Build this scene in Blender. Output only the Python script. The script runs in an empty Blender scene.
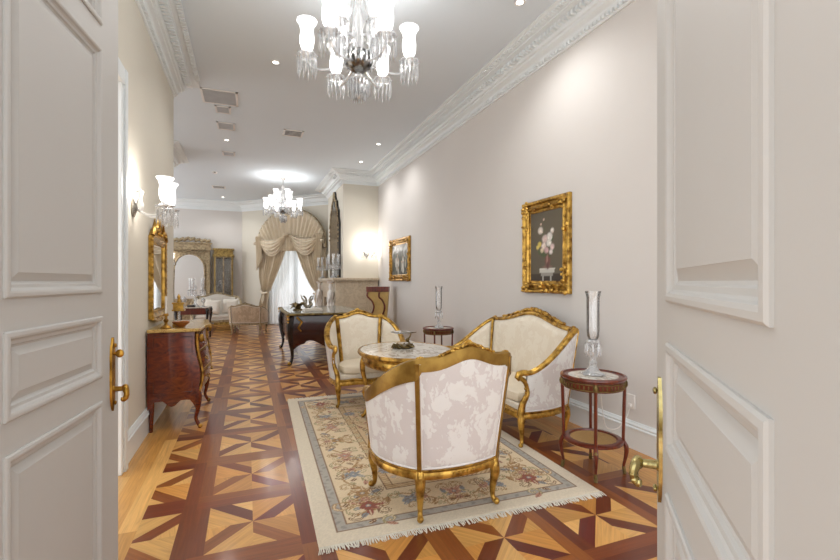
import bpy, bmesh, math, random
import numpy as np
from mathutils import Vector, Matrix
random.seed(7)
PI = math.pi
scn = bpy.context.scene
COL = scn.collection

# ---------------------------------------------------------------- camera, world, lights, exposure
cam_d = bpy.data.cameras.new('camera'); cam = bpy.data.objects.new('camera', cam_d); COL.objects.link(cam)
cam_d.sensor_width = 36; cam_d.lens = 36 * 440 / 840
cam_d.shift_y = 1.5 / 840
cam_d.clip_start = 0.02
cam.location = (0, 0, 1.4); cam.rotation_euler = (PI / 2, 0, -math.atan(173 / 440))
scn.camera = cam
scn.view_settings.view_transform = 'Standard'; scn.view_settings.look = 'None'
scn.view_settings.gamma = 1; scn.view_settings.use_curve_mapping = False
scn.view_settings.exposure = 0.42
scn.cycles.max_bounces = 8; scn.cycles.diffuse_bounces = 4; scn.cycles.glossy_bounces = 4
scn.cycles.transmission_bounces = 6; scn.cycles.transparent_max_bounces = 24
scn.cycles.sample_clamp_indirect = 4.0
scn.cycles.caustics_reflective = False; scn.cycles.caustics_refractive = False
world = bpy.data.worlds.new('sky'); scn.world = world; world.use_nodes = True
bg = world.node_tree.nodes['Background']
bg.inputs[0].default_value = (0.97, 0.985, 1.0, 1); bg.inputs[1].default_value = 1.6

def lamp(kind, loc, power, color=(1, .985, .965), radius=.05, spot=None, rot=None, name='bulb_light'):
    l = bpy.data.lights.new(name, kind); l.energy = power; l.color = color
    if kind != 'AREA': l.shadow_soft_size = radius
    if kind == 'SPOT': l.spot_size = spot or 2.4; l.spot_blend = .8
    o = bpy.data.objects.new(name, l); o.location = loc
    if rot: o.rotation_euler = rot
    COL.objects.link(o); return o
CH = [(.843, 3.50), (.84, 11.5)]
for i, (x, y) in enumerate(CH):
    for q in range(6):
        a = q*PI/3+math.radians(7)-math.atan(173/440)
        lamp('POINT', (x+.41*math.cos(a), y+.41*math.sin(a), 3.33), 11, radius=.05)
DL = [(.32, 5.54), (2.39, 3.51), (2.34, 8.12), (2.33, 9.46), (-.35, 8.92), (-.7, 14.99), (.32, 2.0)]  # last one is an unseen extra, added to light the front of the room
for x, y in DL:
    lamp('SPOT', (x, y, 4.0), 38, radius=.06, spot=2.5)

# ---------------------------------------------------------------- mesh helpers
class MB:
    def __init__(s): s.v = []; s.f = []; s.m = []; s.mi = 0
    def add(s, vs, fs):
        n = len(s.v); s.v += [tuple(v) for v in vs]
        s.f += [tuple(i + n for i in f) for f in fs]; s.m += [s.mi] * len(fs); return s
    def box(s, x0, x1, y0, y1, z0, z1):
        return s.add([(x0,y0,z0),(x1,y0,z0),(x1,y1,z0),(x0,y1,z0),(x0,y0,z1),(x1,y0,z1),(x1,y1,z1),(x0,y1,z1)],
                     [(0,3,2,1),(4,5,6,7),(0,1,5,4),(1,2,6,5),(2,3,7,6),(3,0,4,7)])
    def prism(s, pts, z0, z1):
        n = len(pts)
        return s.add([(p[0], p[1], z0) for p in pts] + [(p[0], p[1], z1) for p in pts],
                     [tuple(range(n))[::-1], tuple(range(n, 2*n))] + [(i, (i+1) % n, n+(i+1) % n, n+i) for i in range(n)])
    def lathe(s, prof, n=16, c=(0,0,0), sx=1, sy=1, flute=0, fl_n=0, caps=True):
        vs = []; fs = []; m = len(prof)
        for r, z in prof:
            for k in range(n):
                a = 2*PI*k/n; rr = r*(1 + flute*math.cos(fl_n*a)) if fl_n else r
                vs.append((c[0]+rr*math.cos(a)*sx, c[1]+rr*math.sin(a)*sy, c[2]+z))
        for j in range(m-1):
            for k in range(n):
                k2 = (k+1) % n
                fs.append((j*n+k, j*n+k2, (j+1)*n+k2, (j+1)*n+k))
        if caps:
            if prof[0][0] > 1e-4: fs.append(tuple(range(n))[::-1])
            if prof[-1][0] > 1e-4: fs.append(tuple((m-1)*n+k for k in range(n)))
        return s.add(vs, fs)
    def tube(s, path, r, n=8, closed=False, flat=1.0, caps=True):
        P = [Vector(p) for p in path]; m = len(P)
        R = list(r) if isinstance(r, (list, tuple)) else [r]*m
        if len(R) != m:
            R = list(np.interp(np.linspace(0, 1, m), np.linspace(0, 1, len(R)), R))
        T = []
        for i in range(m):
            a = P[(i-1) % m] if (closed or i > 0) else P[i]
            b = P[(i+1) % m] if (closed or i < m-1) else P[i]
            t = b-a; T.append(t.normalized() if t.length > 1e-9 else Vector((0,0,1)))
        up = Vector((0,0,1)) if abs(T[0].z) < .9 else Vector((1,0,0))
        N = (up - T[0]*up.dot(T[0])).normalized(); vs = []
        for i in range(m):
            N = N - T[i]*N.dot(T[i])
            N = N.normalized() if N.length > 1e-6 else T[i].orthogonal().normalized()
            B = T[i].cross(N)
            for k in range(n):
                a = 2*PI*k/n
                vs.append(P[i] + N*(R[i]*math.cos(a)) + B*(R[i]*flat*math.sin(a)))
        fs = []
        for i in range(m if closed else m-1):
            j = (i+1) % m
            for k in range(n):
                k2 = (k+1) % n
                fs.append((i*n+k, i*n+k2, j*n+k2, j*n+k))
        if not closed and caps:
            fs.append(tuple(range(n))[::-1]); fs.append(tuple((m-1)*n+k for k in range(n)))
        return s.add(vs, fs)
    def sweep(s, pts, A, sec, closed=False):
        """sec: list of (a,b): a along horizontal vector A[i], b up z"""
        n = len(sec); m = len(pts); vs = []
        for i, p in enumerate(pts):
            sc = sec
            for a, b in sc: vs.append((p[0]+A[i][0]*a, p[1]+A[i][1]*a, p[2]+b))
        fs = []
        for i in range(m if closed else m-1):
            j = (i+1) % m
            for k in range(n):
                k2 = (k+1) % n; fs.append((i*n+k, i*n+k2, j*n+k2, j*n+k))
        if not closed: fs += [tuple(range(n))[::-1], tuple((m-1)*n+k for k in range(n))]
        return s.add(vs, fs)
    def ball(s, c, r, n=8, sx=1, sy=1, sz=1):
        prof = [(max(r*math.sin(PI*j/(n-2)), 1e-5), -r*sz*math.cos(PI*j/(n-2))) for j in range(n-1)]
        return s.lathe(prof, n, c, sx, sy)
    def grid(s, fn, nu, nv, cu=False):
        """fn(u,v) u,v in 0..1"""
        vs = [fn(i/nu, j/nv) for j in range(nv+1) for i in range(nu+1)]
        w = nu+1
        return s.add(vs, [(j*w+i, j*w+i+1, (j+1)*w+i+1, (j+1)*w+i) for j in range(nv) for i in range(nu)])
    def slab(s, fo, fi, nu, nv):
        """closed shell between outer fo and inner fi grids"""
        w = nu+1; o = [fo(i/nu, j/nv) for j in range(nv+1) for i in range(nu+1)]
        q = [fi(i/nu, j/nv) for j in range(nv+1) for i in range(nu+1)]; n = len(o)
        m0 = s.mi
        s.add(o+q, [(j*w+i, j*w+i+1, (j+1)*w+i+1, (j+1)*w+i) for j in range(nv) for i in range(nu)])
        base = len(s.v)-2*n
        def more(fs, mi):
            s.f += [tuple(a+base for a in f) for f in fs]; s.m += [mi]*len(fs)
        more([(n+j*w+i, n+(j+1)*w+i, n+(j+1)*w+i+1, n+j*w+i+1) for j in range(nv) for i in range(nu)], m0+1)
        e = []
        for i in range(nu):
            e.append((i+1, i, n+i, n+i+1)); t = nv*w; e.append((t+i, t+i+1, n+t+i+1, n+t+i))
        for j in range(nv):
            a = j*w; b = (j+1)*w; e.append((a, b, n+b, n+a)); a += nu; b += nu; e.append((b, a, n+a, n+b))
        more(e, m0); return s
    def ring(s, cx, cz, w, h, prof, y0=0, sg=-1, fill=True, a=None):
        """mitred rectangular moulding in the xz plane; prof (inset, height); height along sg*y"""
        vs = []; fs = []
        for ins, ht in prof:
            x0, x1, z0, z1 = cx-w/2+ins, cx+w/2-ins, cz-h/2+ins, cz+h/2-ins; y = y0+sg*ht
            vs += [(x0,y,z0),(x1,y,z0),(x1,y,z1),(x0,y,z1)]
        for j in range(len(prof)-1):
            for k in range(4):
                k2 = (k+1) % 4; fs.append((4*j+k, 4*j+k2, 4*j+4+k2, 4*j+4+k))
        if fill: fs.append(tuple(4*(len(prof)-1)+k for k in range(4)))
        return s.add(vs, fs)
    def xf(s, M, start=0):
        M = M if isinstance(M, Matrix) else Matrix(M)
        s.v[start:] = [tuple(M @ Vector(v)) for v in s.v[start:]]; return s
    def build(s, name, mats, parent=None, smooth=True, bevel=0, fix=True, angle=40):
        me = bpy.data.meshes.new(name); me.from_pydata(s.v, [], s.f)
        mats = mats if isinstance(mats, (list, tuple)) else [mats]
        for m in mats: me.materials.append(m)
        if len(mats) > 1: me.polygons.foreach_set('material_index', s.m)
        if fix:
            b = bmesh.new(); b.from_mesh(me); bmesh.ops.recalc_face_normals(b, faces=b.faces[:]); b.to_mesh(me); b.free()
        if smooth:
            me.polygons.foreach_set('use_smooth', [True]*len(me.polygons))
            try: me.set_sharp_from_angle(angle=math.radians(angle))
            except Exception: pass
        me.update()
        o = bpy.data.objects.new(name, me); COL.objects.link(o)
        if parent: o.parent = parent
        if bevel:
            md = o.modifiers.new('bevel', 'BEVEL'); md.width = bevel; md.segments = 2; md.limit_method = 'ANGLE'
        return o

def thing(name, label, cat, loc=(0,0,0), rz=0, group=None):
    o = bpy.data.objects.new(name, None); COL.objects.link(o); o.empty_display_size = .1
    o.location = loc; o.rotation_euler = (0, 0, rz); o['label'] = label; o['category'] = cat
    if group: o['group'] = group
    return o
def tag(o, label, cat, group=None, kind=None):
    o['label'] = label; o['category'] = cat
    if group: o['group'] = group
    if kind: o['kind'] = kind
    return o
def struct(name, mb, m, **k):
    o = mb.build(name, m, **k); o['kind'] = 'structure'; return o
def dup(o, parent=None):
    c = o.copy(); COL.objects.link(c)
    if parent: c.parent = parent
    for ch in [x for x in COL.objects if x.parent == o]: dup(ch, c)
    return c
def copy_thing(root, loc, rz, label, name=None):
    c = dup(root); c.location = loc; c.rotation_euler = (0, 0, rz); c['label'] = label; return c
def spline(pts, n=8):
    """Catmull-Rom through pts"""
    P = [Vector(p) for p in pts]; out = []
    for i in range(len(P)-1):
        a = P[max(i-1, 0)]; b = P[i]; c = P[i+1]; d = P[min(i+2, len(P)-1)]
        for k in range(n):
            t = k/n
            out.append(.5*((2*b)+(c-a)*t+(2*a-5*b+4*c-d)*t*t+(3*b-a-3*c+d)*t**3))
    out.append(P[-1]); return out

# ---------------------------------------------------------------- materials
def lin(c): return tuple((x/255)**2.2 for x in c)
class NM:
    def __init__(s, name):
        s.m = bpy.data.materials.new(name); s.m.use_nodes = True; s.t = s.m.node_tree
        s.b = s.t.nodes['Principled BSDF']; s.out = s.t.nodes['Material Output']
    def n(s, typ, **k):
        nd = s.t.nodes.new(typ)
        for a, b in k.items():
            if a.startswith('i_'):
                nd.inputs[a[2:].replace('_', ' ')].default_value = b
            else: setattr(nd, a, b)
        return nd
    def l(s, a, b): s.t.links.new(a, b)
    def coord(s, kind='Object', scale=(1,1,1), rot=(0,0,0)):
        c = s.n('ShaderNodeTexCoord'); mp = s.n('ShaderNodeMapping'); mp.inputs['Scale'].default_value = scale
        mp.inputs['Rotation'].default_value = rot
        s.l(c.outputs[kind], mp.inputs[0]); return mp.outputs[0]
    def noise(s, vec, scale=5, detail=4, rough=.5, dist=0):
        nd = s.n('ShaderNodeTexNoise'); nd.inputs['Scale'].default_value = scale; nd.inputs['Detail'].default_value = detail
        nd.inputs['Roughness'].default_value = rough; nd.inputs['Distortion'].default_value = dist
        if vec: s.l(vec, nd.inputs['Vector'])
        return nd
    def ramp(s, fac, stops):
        r = s.n('ShaderNodeValToRGB'); e = r.color_ramp.elements
        while len(e) < len(stops): e.new(.5)
        for k, (p, c) in enumerate(stops):
            e[k].position = p; e[k].color = tuple(c)+(1,) if len(c) == 3 else c
        s.l(fac, r.inputs[0]); return r.outputs[0]
    def bump(s, h, strength=.2, dist=.01):
        b = s.n('ShaderNodeBump'); b.inputs['Strength'].default_value = strength; b.inputs['Distance'].default_value = dist
        s.l(h, b.inputs['Height']); s.l(b.outputs[0], s.b.inputs['Normal'])
    def set(s, **k):
        for a, v in k.items(): s.b.inputs[a.replace('_', ' ')].default_value = v
        return s
def plain(name, c, rough=.5, metal=0, var=.06, scale=6, bump=0, spec=.5, coat=0):
    k = NM(name); L = lin(c)
    nz = k.noise(k.coord(), scale, 3)
    k.l(k.ramp(nz.outputs[0], [(.3, tuple(x*(1-var) for x in L)), (.7, tuple(min(1, x*(1+var)) for x in L))]), k.b.inputs['Base Color'])
    k.set(Roughness=rough, Metallic=metal)
    k.b.inputs['Specular IOR Level'].default_value = spec
    if coat: k.b.inputs['Coat Weight'].default_value = coat; k.b.inputs['Coat Roughness'].default_value = .12
    if bump: k.bump(k.noise(k.coord(), scale*8, 4).outputs[0], bump, .004)
    return k.m
def gold(name, c1, c2, rough=.32, metal=.85):
    k = NM(name); nz = k.noise(k.coord(), 18, 3, .5)
    k.l(k.ramp(nz.outputs[0], [(.3, lin(c2)), (.62, lin(c1))]), k.b.inputs['Base Color'])
    k.set(Roughness=rough, Metallic=metal)
    k.bump(k.noise(k.coord(), 60, 3).outputs[0], .25, .004); return k.m
def wood(name, c1, c2, scale=(2, 30, 30), rough=.28, coat=.4, dist=1.5, kind='Object'):
    k = NM(name); v = k.coord(kind, scale)
    nz = k.noise(v, 1.2, 6, .6, dist)
    k.l(k.ramp(nz.outputs[0], [(.3, lin(c2)), (.7, lin(c1))]), k.b.inputs['Base Color'])
    k.set(Roughness=rough); k.b.inputs['Coat Weight'].default_value = coat; k.b.inputs['Coat Roughness'].default_value = .1
    return k.m
def damask(name, ca, cb, scale=9.0, sheen=.3):
    """woven silk damask: leafy figures a tone lighter than the ground, a gloss of their own"""
    k = NM(name); v = k.coord('Object', (1, 1, .8))
    w = k.noise(v, scale*.55, 2, .5)
    mixv = k.n('ShaderNodeVectorMath', operation='MULTIPLY_ADD')
    k.l(w.outputs['Color'], mixv.inputs[0]); mixv.inputs[1].default_value = (.28, .28, .28); k.l(v, mixv.inputs[2])
    w3 = k.noise(v, scale*4.5, 2, .5); m3 = k.n('ShaderNodeVectorMath', operation='MULTIPLY_ADD'); k.l(w3.outputs['Color'], m3.inputs[0]); m3.inputs[1].default_value = (.05, .05, .05); k.l(mixv.outputs[0], m3.inputs[2]); mixv = m3
    vo = k.n('ShaderNodeTexVoronoi', feature='SMOOTH_F1'); vo.inputs['Scale'].default_value = scale*.85
    vo.inputs['Smoothness'].default_value = .25; k.l(mixv.outputs[0], vo.inputs['Vector'])
    v2 = k.n('ShaderNodeTexVoronoi', feature='F1'); v2.inputs['Scale'].default_value = scale*3.0
    k.l(mixv.outputs[0], v2.inputs['Vector'])
    a = k.n('ShaderNodeMath', operation='MULTIPLY_ADD'); k.l(v2.outputs['Distance'], a.inputs[0]); a.inputs[1].default_value = .62
    k.l(vo.outputs['Distance'], a.inputs[2])
    f = k.ramp(a.outputs[0], [(.0, (.8,.8,.8)), (.58, (1,1,1)), (.80, (1,1,1)), (.83, (.5,.5,.5)), (.88, (0,0,0))])
    mx = k.n('ShaderNodeMixRGB'); mx.inputs[1].default_value = lin(cb)+(1,); mx.inputs[2].default_value = lin(ca)+(1,)
    k.l(f, mx.inputs[0]); k.l(mx.outputs[0], k.b.inputs['Base Color'])
    k.l(k.ramp(f, [(0, (.42,.42,.42)), (1, (.62,.62,.62))]), k.b.inputs['Roughness'])
    k.b.inputs['Sheen Weight'].default_value = sheen
    k.bump(f, .25, .003); return k.m
def marble(name, c, vein, scale=3, amount=.5, rough=.12):
    k = NM(name); v = k.coord()
    nz = k.noise(v, scale, 8, .62, 1.6)
    k.l(k.ramp(nz.outputs[0], [(.36, lin(c)), (.47, lin(c)), (.5, lin(vein)), (.53, lin(c)), (.60, tuple(x*.85 for x in lin(c))), (.64, lin(vein)), (.68, lin(c))]), k.b.inputs['Base Color'])
    k.set(Roughness=rough); return k.m
def vcol(name, rough=.6, coat=0, bump=0, bscale=40, grain=False, sheen=0):
    k = NM(name); a = k.n('ShaderNodeAttribute'); a.attribute_name = 'tone'
    src = a.outputs['Color']
    if grain:
        uv = k.n('ShaderNodeUVMap'); mp = k.n('ShaderNodeMapping'); mp.inputs['Scale'].default_value = (3, 55, 1); k.l(uv.outputs[0], mp.inputs[0])
        nz = k.noise(mp.outputs[0], 1.0, 6, .6, .8)
        mx = k.n('ShaderNodeMixRGB', blend_type='MULTIPLY'); mx.inputs[0].default_value = 1
        k.l(src, mx.inputs[1]); k.l(k.ramp(nz.outputs[0], [(.25, (.72,.68,.64)), (.7, (1.12,1.12,1.12))]), mx.inputs[2]); src = mx.outputs[0]
    k.l(src, k.b.inputs['Base Color']); k.set(Roughness=rough)
    if coat: k.b.inputs['Coat Weight'].default_value = coat; k.b.inputs['Coat Roughness'].default_value = .14
    if bump: k.bump(k.noise(k.coord(), bscale, 4).outputs[0], bump, .003)
    if sheen: k.b.inputs['Sheen Weight'].default_value = sheen
    return k.m
def crystal(name, tint=(1,1,1), alpha=.45, glow=0):
    k = NM(name)
    tr = k.n('ShaderNodeBsdfTransparent'); tr.inputs[0].default_value = tint+(1,)
    gl = k.n('ShaderNodeBsdfGlossy'); gl.inputs['Roughness'].default_value = .06; gl.inputs[0].default_value = (1,1,1,1)
    df = k.n('ShaderNodeBsdfDiffuse'); df.inputs[0].default_value = (.9,.92,.94,1)
    fr = k.n('ShaderNodeFresnel'); fr.inputs[0].default_value = 1.55
    ad = k.n('ShaderNodeMath', operation='MULTIPLY_ADD', use_clamp=True); ad.inputs[1].default_value = .9; ad.inputs[2].default_value = alpha*.35
    k.l(fr.outputs[0], ad.inputs[0])
    m1 = k.n('ShaderNodeMixShader'); k.l(ad.outputs[0], m1.inputs[0]); k.l(tr.outputs[0], m1.inputs[1]); k.l(gl.outputs[0], m1.inputs[2])
    m2 = k.n('ShaderNodeMixShader'); m2.inputs[0].default_value = alpha*.55; k.l(m1.outputs[0], m2.inputs[1]); k.l(df.outputs[0], m2.inputs[2])
    k.l(m2.outputs[0], k.out.inputs[0]); return k.m
def glow(name, c, strength, through=0):
    k = NM(name); k.set(Roughness=.4); k.b.inputs['Base Color'].default_value = (.9,.9,.9,1)
    k.b.inputs['Emission Color'].default_value = c+(1,); k.b.inputs['Emission Strength'].default_value = strength
    if through:      # frosted glass lets most of the bulb's light pass
        tr = k.n('ShaderNodeBsdfTransparent'); mx = k.n('ShaderNodeMixShader'); mx.inputs[0].default_value = 1-through
        k.l(tr.outputs[0], mx.inputs[1]); k.l(k.b.outputs[0], mx.inputs[2]); k.l(mx.outputs[0], k.out.inputs[0])
    return k.m

WALL = plain('wall_paint', (219, 215, 211), .9, var=.012, scale=1.5)
WALLW = plain('wall_paint_warm', (220, 215, 202), .9, var=.012, scale=1.5)
CEIL = plain('ceiling_paint', (219, 228, 235), .9, var=.008, scale=1)
TRIM = plain('white_trim_gloss', (232, 238, 240), .4, var=.01, scale=1)
DOORP = plain('door_paint', (194, 193, 190), .5, var=.012, scale=2, spec=.3)
GOLD = gold('gilt', (216, 172, 86), (112, 76, 32), .3)
GOLDD = gold('gilt_flat', (158, 124, 60), (136, 103, 47), .36, .7)
GOLDO = gold('gilt_antique', (198, 152, 72), (92, 62, 26), .4, .8)
BRASS = gold('brass', (186, 140, 62), (92, 62, 22), .3, .95)
BRASSP = gold('brass_pale', (200, 186, 130), (104, 90, 50), .25, .95)
GILTGREY = gold('gilt_greyed', (178, 160, 128), (118, 100, 74), .5, .12)
DAM = damask('silk_damask', (243, 243, 241), (227, 222, 221), 9)
CREAM = damask('cream_damask', (240, 230, 212), (234, 222, 202), 9)
CUSH = plain('cream_seat', (232, 218, 194), .7, var=.03, scale=8)
FARF = plain('pale_sofa_fabric', (218, 210, 200), .8, var=.03, scale=5)
TAN = damask('tan_damask', (206, 186, 160), (186, 164, 138), 8)
MARB = marble('white_marble', (226, 219, 208), (160, 148, 134), 2.4)
MARBY = marble('yellow_marble', (212, 178, 110), (160, 112, 56), 5)
STONE = marble('fire_stone', (206, 190, 166), (176, 156, 128), 5, rough=.35)
MAHOG = wood('mahogany', (126, 52, 28), (66, 22, 12), (30, 30, 3))
COMW = wood('commode_veneer', (132, 56, 24), (66, 20, 10), (5, 5, 12), .24, .4, dist=3)
DARKW = wood('dark_veneer', (70, 26, 22), (30, 12, 12), (6, 6, 14), .2, .5)
BLACKW = plain('ebonised', (34, 27, 25), .25, var=.1, coat=.4)
CRY = crystal('crystal')
CLEAR = crystal('clear_glass', alpha=.10)
SHADE = glow('lit_shade', (1, .98, .95), .95, .5)
BULB = glow('lit_bulb', (1, .95, .88), 9)
LED = glow('downlight_glow', (1, .97, .92), 8)
SILVER = plain('silver', (170, 165, 155), .25, .95, var=.15, scale=30)
WHITE = plain('white_plaster', (235, 232, 228), .5, var=.01)
DARKM = plain('grille_dark', (70, 70, 72), .6)
GRILLE = plain('grille_grey', (192, 193, 195), .6)
k = NM('mirror_glass'); k.set(Metallic=1, Roughness=.02); k.b.inputs['Base Color'].default_value = (.86,.87,.87,1); MIRR = k.m
k = NM('smoked_mirror'); k.set(Metallic=1, Roughness=.18); k.l(k.ramp(k.noise(k.coord(), 14, 5, .7, 1.5).outputs[0], [(.35, (.05,.045,.04)), (.6, (.28,.25,.2))]), k.b.inputs['Base Color']); SMOKE = k.m
# ---------------------------------------------------------------- floor: inlaid parquet, one mesh of laid pieces
XL, XR, YB = -.87, 3.02, 16.0
CZ, CB = 4.03, 3.75          # ceiling, foot of the cornice
LIGHT = [(214, 156, 82), (222, 166, 92), (206, 144, 72), (228, 176, 104)]
DARK = [(138, 76, 32), (124, 62, 26), (148, 86, 38), (112, 50, 20)]
RED = [(108, 34, 18), (92, 26, 14), (120, 44, 22)]
def clip_poly(pts, axis, val, keep_less):
    out = []
    for i in range(len(pts)):
        a, b = pts[i], pts[(i+1) % len(pts)]
        ia = (a[axis] <= val) == keep_less or a[axis] == val; ib = (b[axis] <= val) == keep_less or b[axis] == val
        if ia: out.append(a)
        if ia != ib:
            t = (val-a[axis])/(b[axis]-a[axis]); out.append((a[0]+(b[0]-a[0])*t, a[1]+(b[1]-a[1])*t))
    return out
pieces = []
def piece(pts, cols, ang, z=0, region=None):
    if region:
        x0, x1, y0, y1 = region
        for ax, v, kl in ((0, x1, True), (0, x0, False), (1, y1, True), (1, y0, False)):
            if len(pts) >= 3: pts = clip_poly(pts, ax, v, kl)
        if len(pts) < 3: return
    c = lin(random.choice(cols)); j = random.uniform(.86, 1.1)
    pieces.append((pts, tuple(x*j for x in c), ang, z))
PX, PY = .638, .68
def motif(cx, cy, reg):
    hx, hy = PX/2-.078, PY/2-.088; w = .5
    def P(u, v): return (cx+u*hx, cy+v*hy)
    for q in range(4):
        def R(u, v, q=q):
            for _ in range(q): u, v = v, -u       # quarter turn clockwise
            return P(u, v)
        a = -q*PI/2
        dk = RED if random.random() < (.35 if cx > .4 else .12) else DARK
        piece([R(-1,1), R(0,0), R(0,w), R(-1+w,1)], dk, a-PI/4, 0, reg)      # dark blade from the corner
        piece([R(-1+w,1), R(0,w), R(.0,1)], LIGHT, a+.2, 0, reg)
        piece([R(0,1), R(0,w), R(0,0), R(1,1)], LIGHT, a+PI/4, 0, reg)
    # two-plank bands: above the square (along x) and to its right (along y)
    yb = cy+PY/2; bx = PX/2-.078
    for s_ in (0, 1):
        y0 = yb-.088+s_*.088
        piece([(cx-PX/2, y0), (cx+PX/2-.078, y0), (cx+PX/2-.078, y0+.088), (cx-PX/2, y0+.088)], DARK, 0, 0, reg)
    xb = cx+PX/2
    piece([(xb-.078, cy-PY/2), (xb, cy-PY/2), (xb, cy+PY/2), (xb-.078, cy+PY/2)], DARK, PI/2, 0, reg)
    piece([(xb, cy-PY/2+.088), (xb+.078, cy-PY/2+.088), (xb+.078, cy+PY/2-.088), (xb, cy+PY/2-.088)], DARK, PI/2, 0, reg)
def field(reg):
    for i in range(-8, 7):
        for j in range(-5, 22):
            cx, cy = .032+i*PX, 2.75+j*PY
            if cx+PX < reg[0] or cx-PX > reg[1] or cy+PY < reg[2] or cy-PY > reg[3]: continue
            motif(cx, cy, reg)
def planks(x0, x1, y0, y1, along='y', w=.11):
    if along == 'y':
        x = x0
        while x < x1-1e-4:
            xe = min(x+w, x1); y = y0-random.random()*1.2
            while y < y1:
                ye = y+random.uniform(.8, 1.6); piece([(x, max(y, y0)), (xe, max(y, y0)), (xe, min(ye, y1)), (x, min(ye, y1))], LIGHT, PI/2) if ye > y0 else None; y = ye
            x = xe
field((-.575, 2.60, .2, 6.4)); field((-4.2, 2.60, 6.4, 15.4))
planks(-1.0, -.575, .2, 6.4); planks(2.60, 3.1, .2, 15.4)
planks(-4.2, -1.0, -1.6, 6.4, w=.14); planks(-1.0, 3.1, -1.6, .2, w=.14); planks(-4.2, 3.1, 15.4, 16.2, w=.11)
me = bpy.data.meshes.new('floor'); V = []; F = []; C = []; UVs = []
for pts, c, ang, z in pieces:
    n0 = len(V); V += [(p[0], p[1], 0) for p in pts]; F.append(tuple(range(n0, n0+len(pts))))
    ca, sa = math.cos(ang), math.sin(ang); ox, oy = random.random()*9, random.random()*9
    for p in pts:
        C += [c[0], c[1], c[2], 1]; UVs += [(p[0]*ca+p[1]*sa)+ox, (-p[0]*sa+p[1]*ca)+oy]
n0 = len(V)
V += [(-4.2,-1.6,-.02),(3.1,-1.6,-.02),(3.1,16.2,-.02),(-4.2,16.2,-.02),(-4.2,-1.6,-.12),(3.1,-1.6,-.12),(3.1,16.2,-.12),(-4.2,16.2,-.12)]
for f in [(0,1,2,3),(7,6,5,4),(0,4,5,1),(1,5,6,2),(2,6,7,3),(3,7,4,0)]:
    F.append(tuple(n0+i for i in f)); C += [.2,.1,.04,1]*4; UVs += [0,0]*4
me.from_pydata(V, [], F)
ca_ = me.color_attributes.new('tone', 'FLOAT_COLOR', 'CORNER'); ca_.data.foreach_set('color', C)
uv = me.uv_layers.new(name='grain'); uv.data.foreach_set('uv', UVs)
bm_ = bmesh.new(); bm_.from_mesh(me)
for f in bm_.faces:
    if f.normal.z < 0 and all(abs(v.co.z) < 1e-6 for v in f.verts): f.normal_flip()
bm_.to_mesh(me); bm_.free()
me.materials.append(vcol('parquet_wood', .4, .5, grain=True))
fo = bpy.data.objects.new('floor', me); COL.objects.link(fo); fo['kind'] = 'structure'

# ---------------------------------------------------------------- walls
struct('ceiling', MB().prism([(-4.3, -1.6), (3.2, -1.6), (3.2, 12.85), (-.02, 16.15), (-4.3, 16.15)], CZ, CZ+.12), CEIL, smooth=False)
struct('wall_right', MB().box(XR, XR+.12, -1.6, 12.86, 0, CZ), WALL, smooth=False)
LX = XL
w = MB(); w.box(LX-.12, LX, 3.74, 6.36, 0, CZ); w.box(LX-.12, LX, 1.6, 2.55, 0, CZ); w.box(LX-.12, LX, 2.55, 3.74, 2.84, CZ); w.box(-4.2, LX-.12, 6.24, 6.36, 0, CZ)
struct('wall_left', w, WALLW, smooth=False)
struct('wall_pier', MB().box(-4.2, -1.52, 9.6, 10.6, 0, CZ), WALL, smooth=False)
struct('wall_back', MB().box(-4.3, -.15, YB, YB+.12, 0, CZ), WALL, smooth=False)
w = MB(); w.box(2.15, XR, 10.5, 12.6, 0, CZ); struct('wall_chimney', w, WALLW, smooth=False)
# short wings and header of the doorway we stand in
HL = Vector((-.551, 1.17)); HR = Vector((.319, .124)); dn = (HR-HL).normalized(); nn = Vector((dn.y, -dn.x))
def quadwall(a, b, z0, z1, t=.12, side=-1):
    n_ = Vector((-(b-a).normalized().y, (b-a).normalized().x))*t*side
    return MB().prism([tuple(a), tuple(b), tuple(b+n_), tuple(a+n_)], z0, z1)
a = HL-dn*.02; b_ = HL-dn*.58
struct('wall_entry_left', quadwall(a, b_, 0, CZ, side=1), WALL, smooth=False)
struct('wall_entry_header', quadwall(HL, HR, 3.08, CZ, side=-1), WALL, smooth=False)

def run(mb, path, prof, dent=None):
    """moulding along an open polyline, room on its left; prof (offset from wall, z)"""
    P = [Vector(p) for p in path]; m = len(P); D = [(P[i+1]-P[i]).normalized() for i in range(m-1)]
    off = []
    for i in range(m):
        a = D[max(i-1, 0)]; b = D[min(i, m-2)]
        na = Vector((-a.y, a.x)); nb = Vector((-b.y, b.x)); s_ = na+nb
        off.append(s_*(1/(1+na.dot(nb))) if s_.length > .1 else na)
    n = len(prof); vs = []
    for i in range(m):
        for o, z in prof: vs.append((P[i].x+off[i].x*o, P[i].y+off[i].y*o, z))
    fs = [(i*n+k, (i+1)*n+k, (i+1)*n+(k+1) % n, i*n+(k+1) % n) for i in range(m-1) for k in range(n)]
    fs += [tuple(range(n)), tuple((m-1)*n+k for k in range(n))[::-1]]
    mb.add(vs, fs)
    if dent:
        for i in range(m-1):
            L = (P[i+1]-P[i]).length; nn_ = Vector((-D[i].y, D[i].x))
            for (o0, o1, z0, z1, sp, wd) in dent:
                q = int(L/sp)
                if L > 15: q = int(L/sp)
                for j in range(q):
                    a = P[i]+D[i]*((j+.5)*sp-wd/2); b = a+D[i]*wd
                    if a.y < 1.5 or a.y > 10.8: continue
                    mb.prism([tuple(a+nn_*o0), tuple(b+nn_*o0), tuple(b+nn_*o1), tuple(a+nn_*o1)], z0, z1)
    return mb
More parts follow.
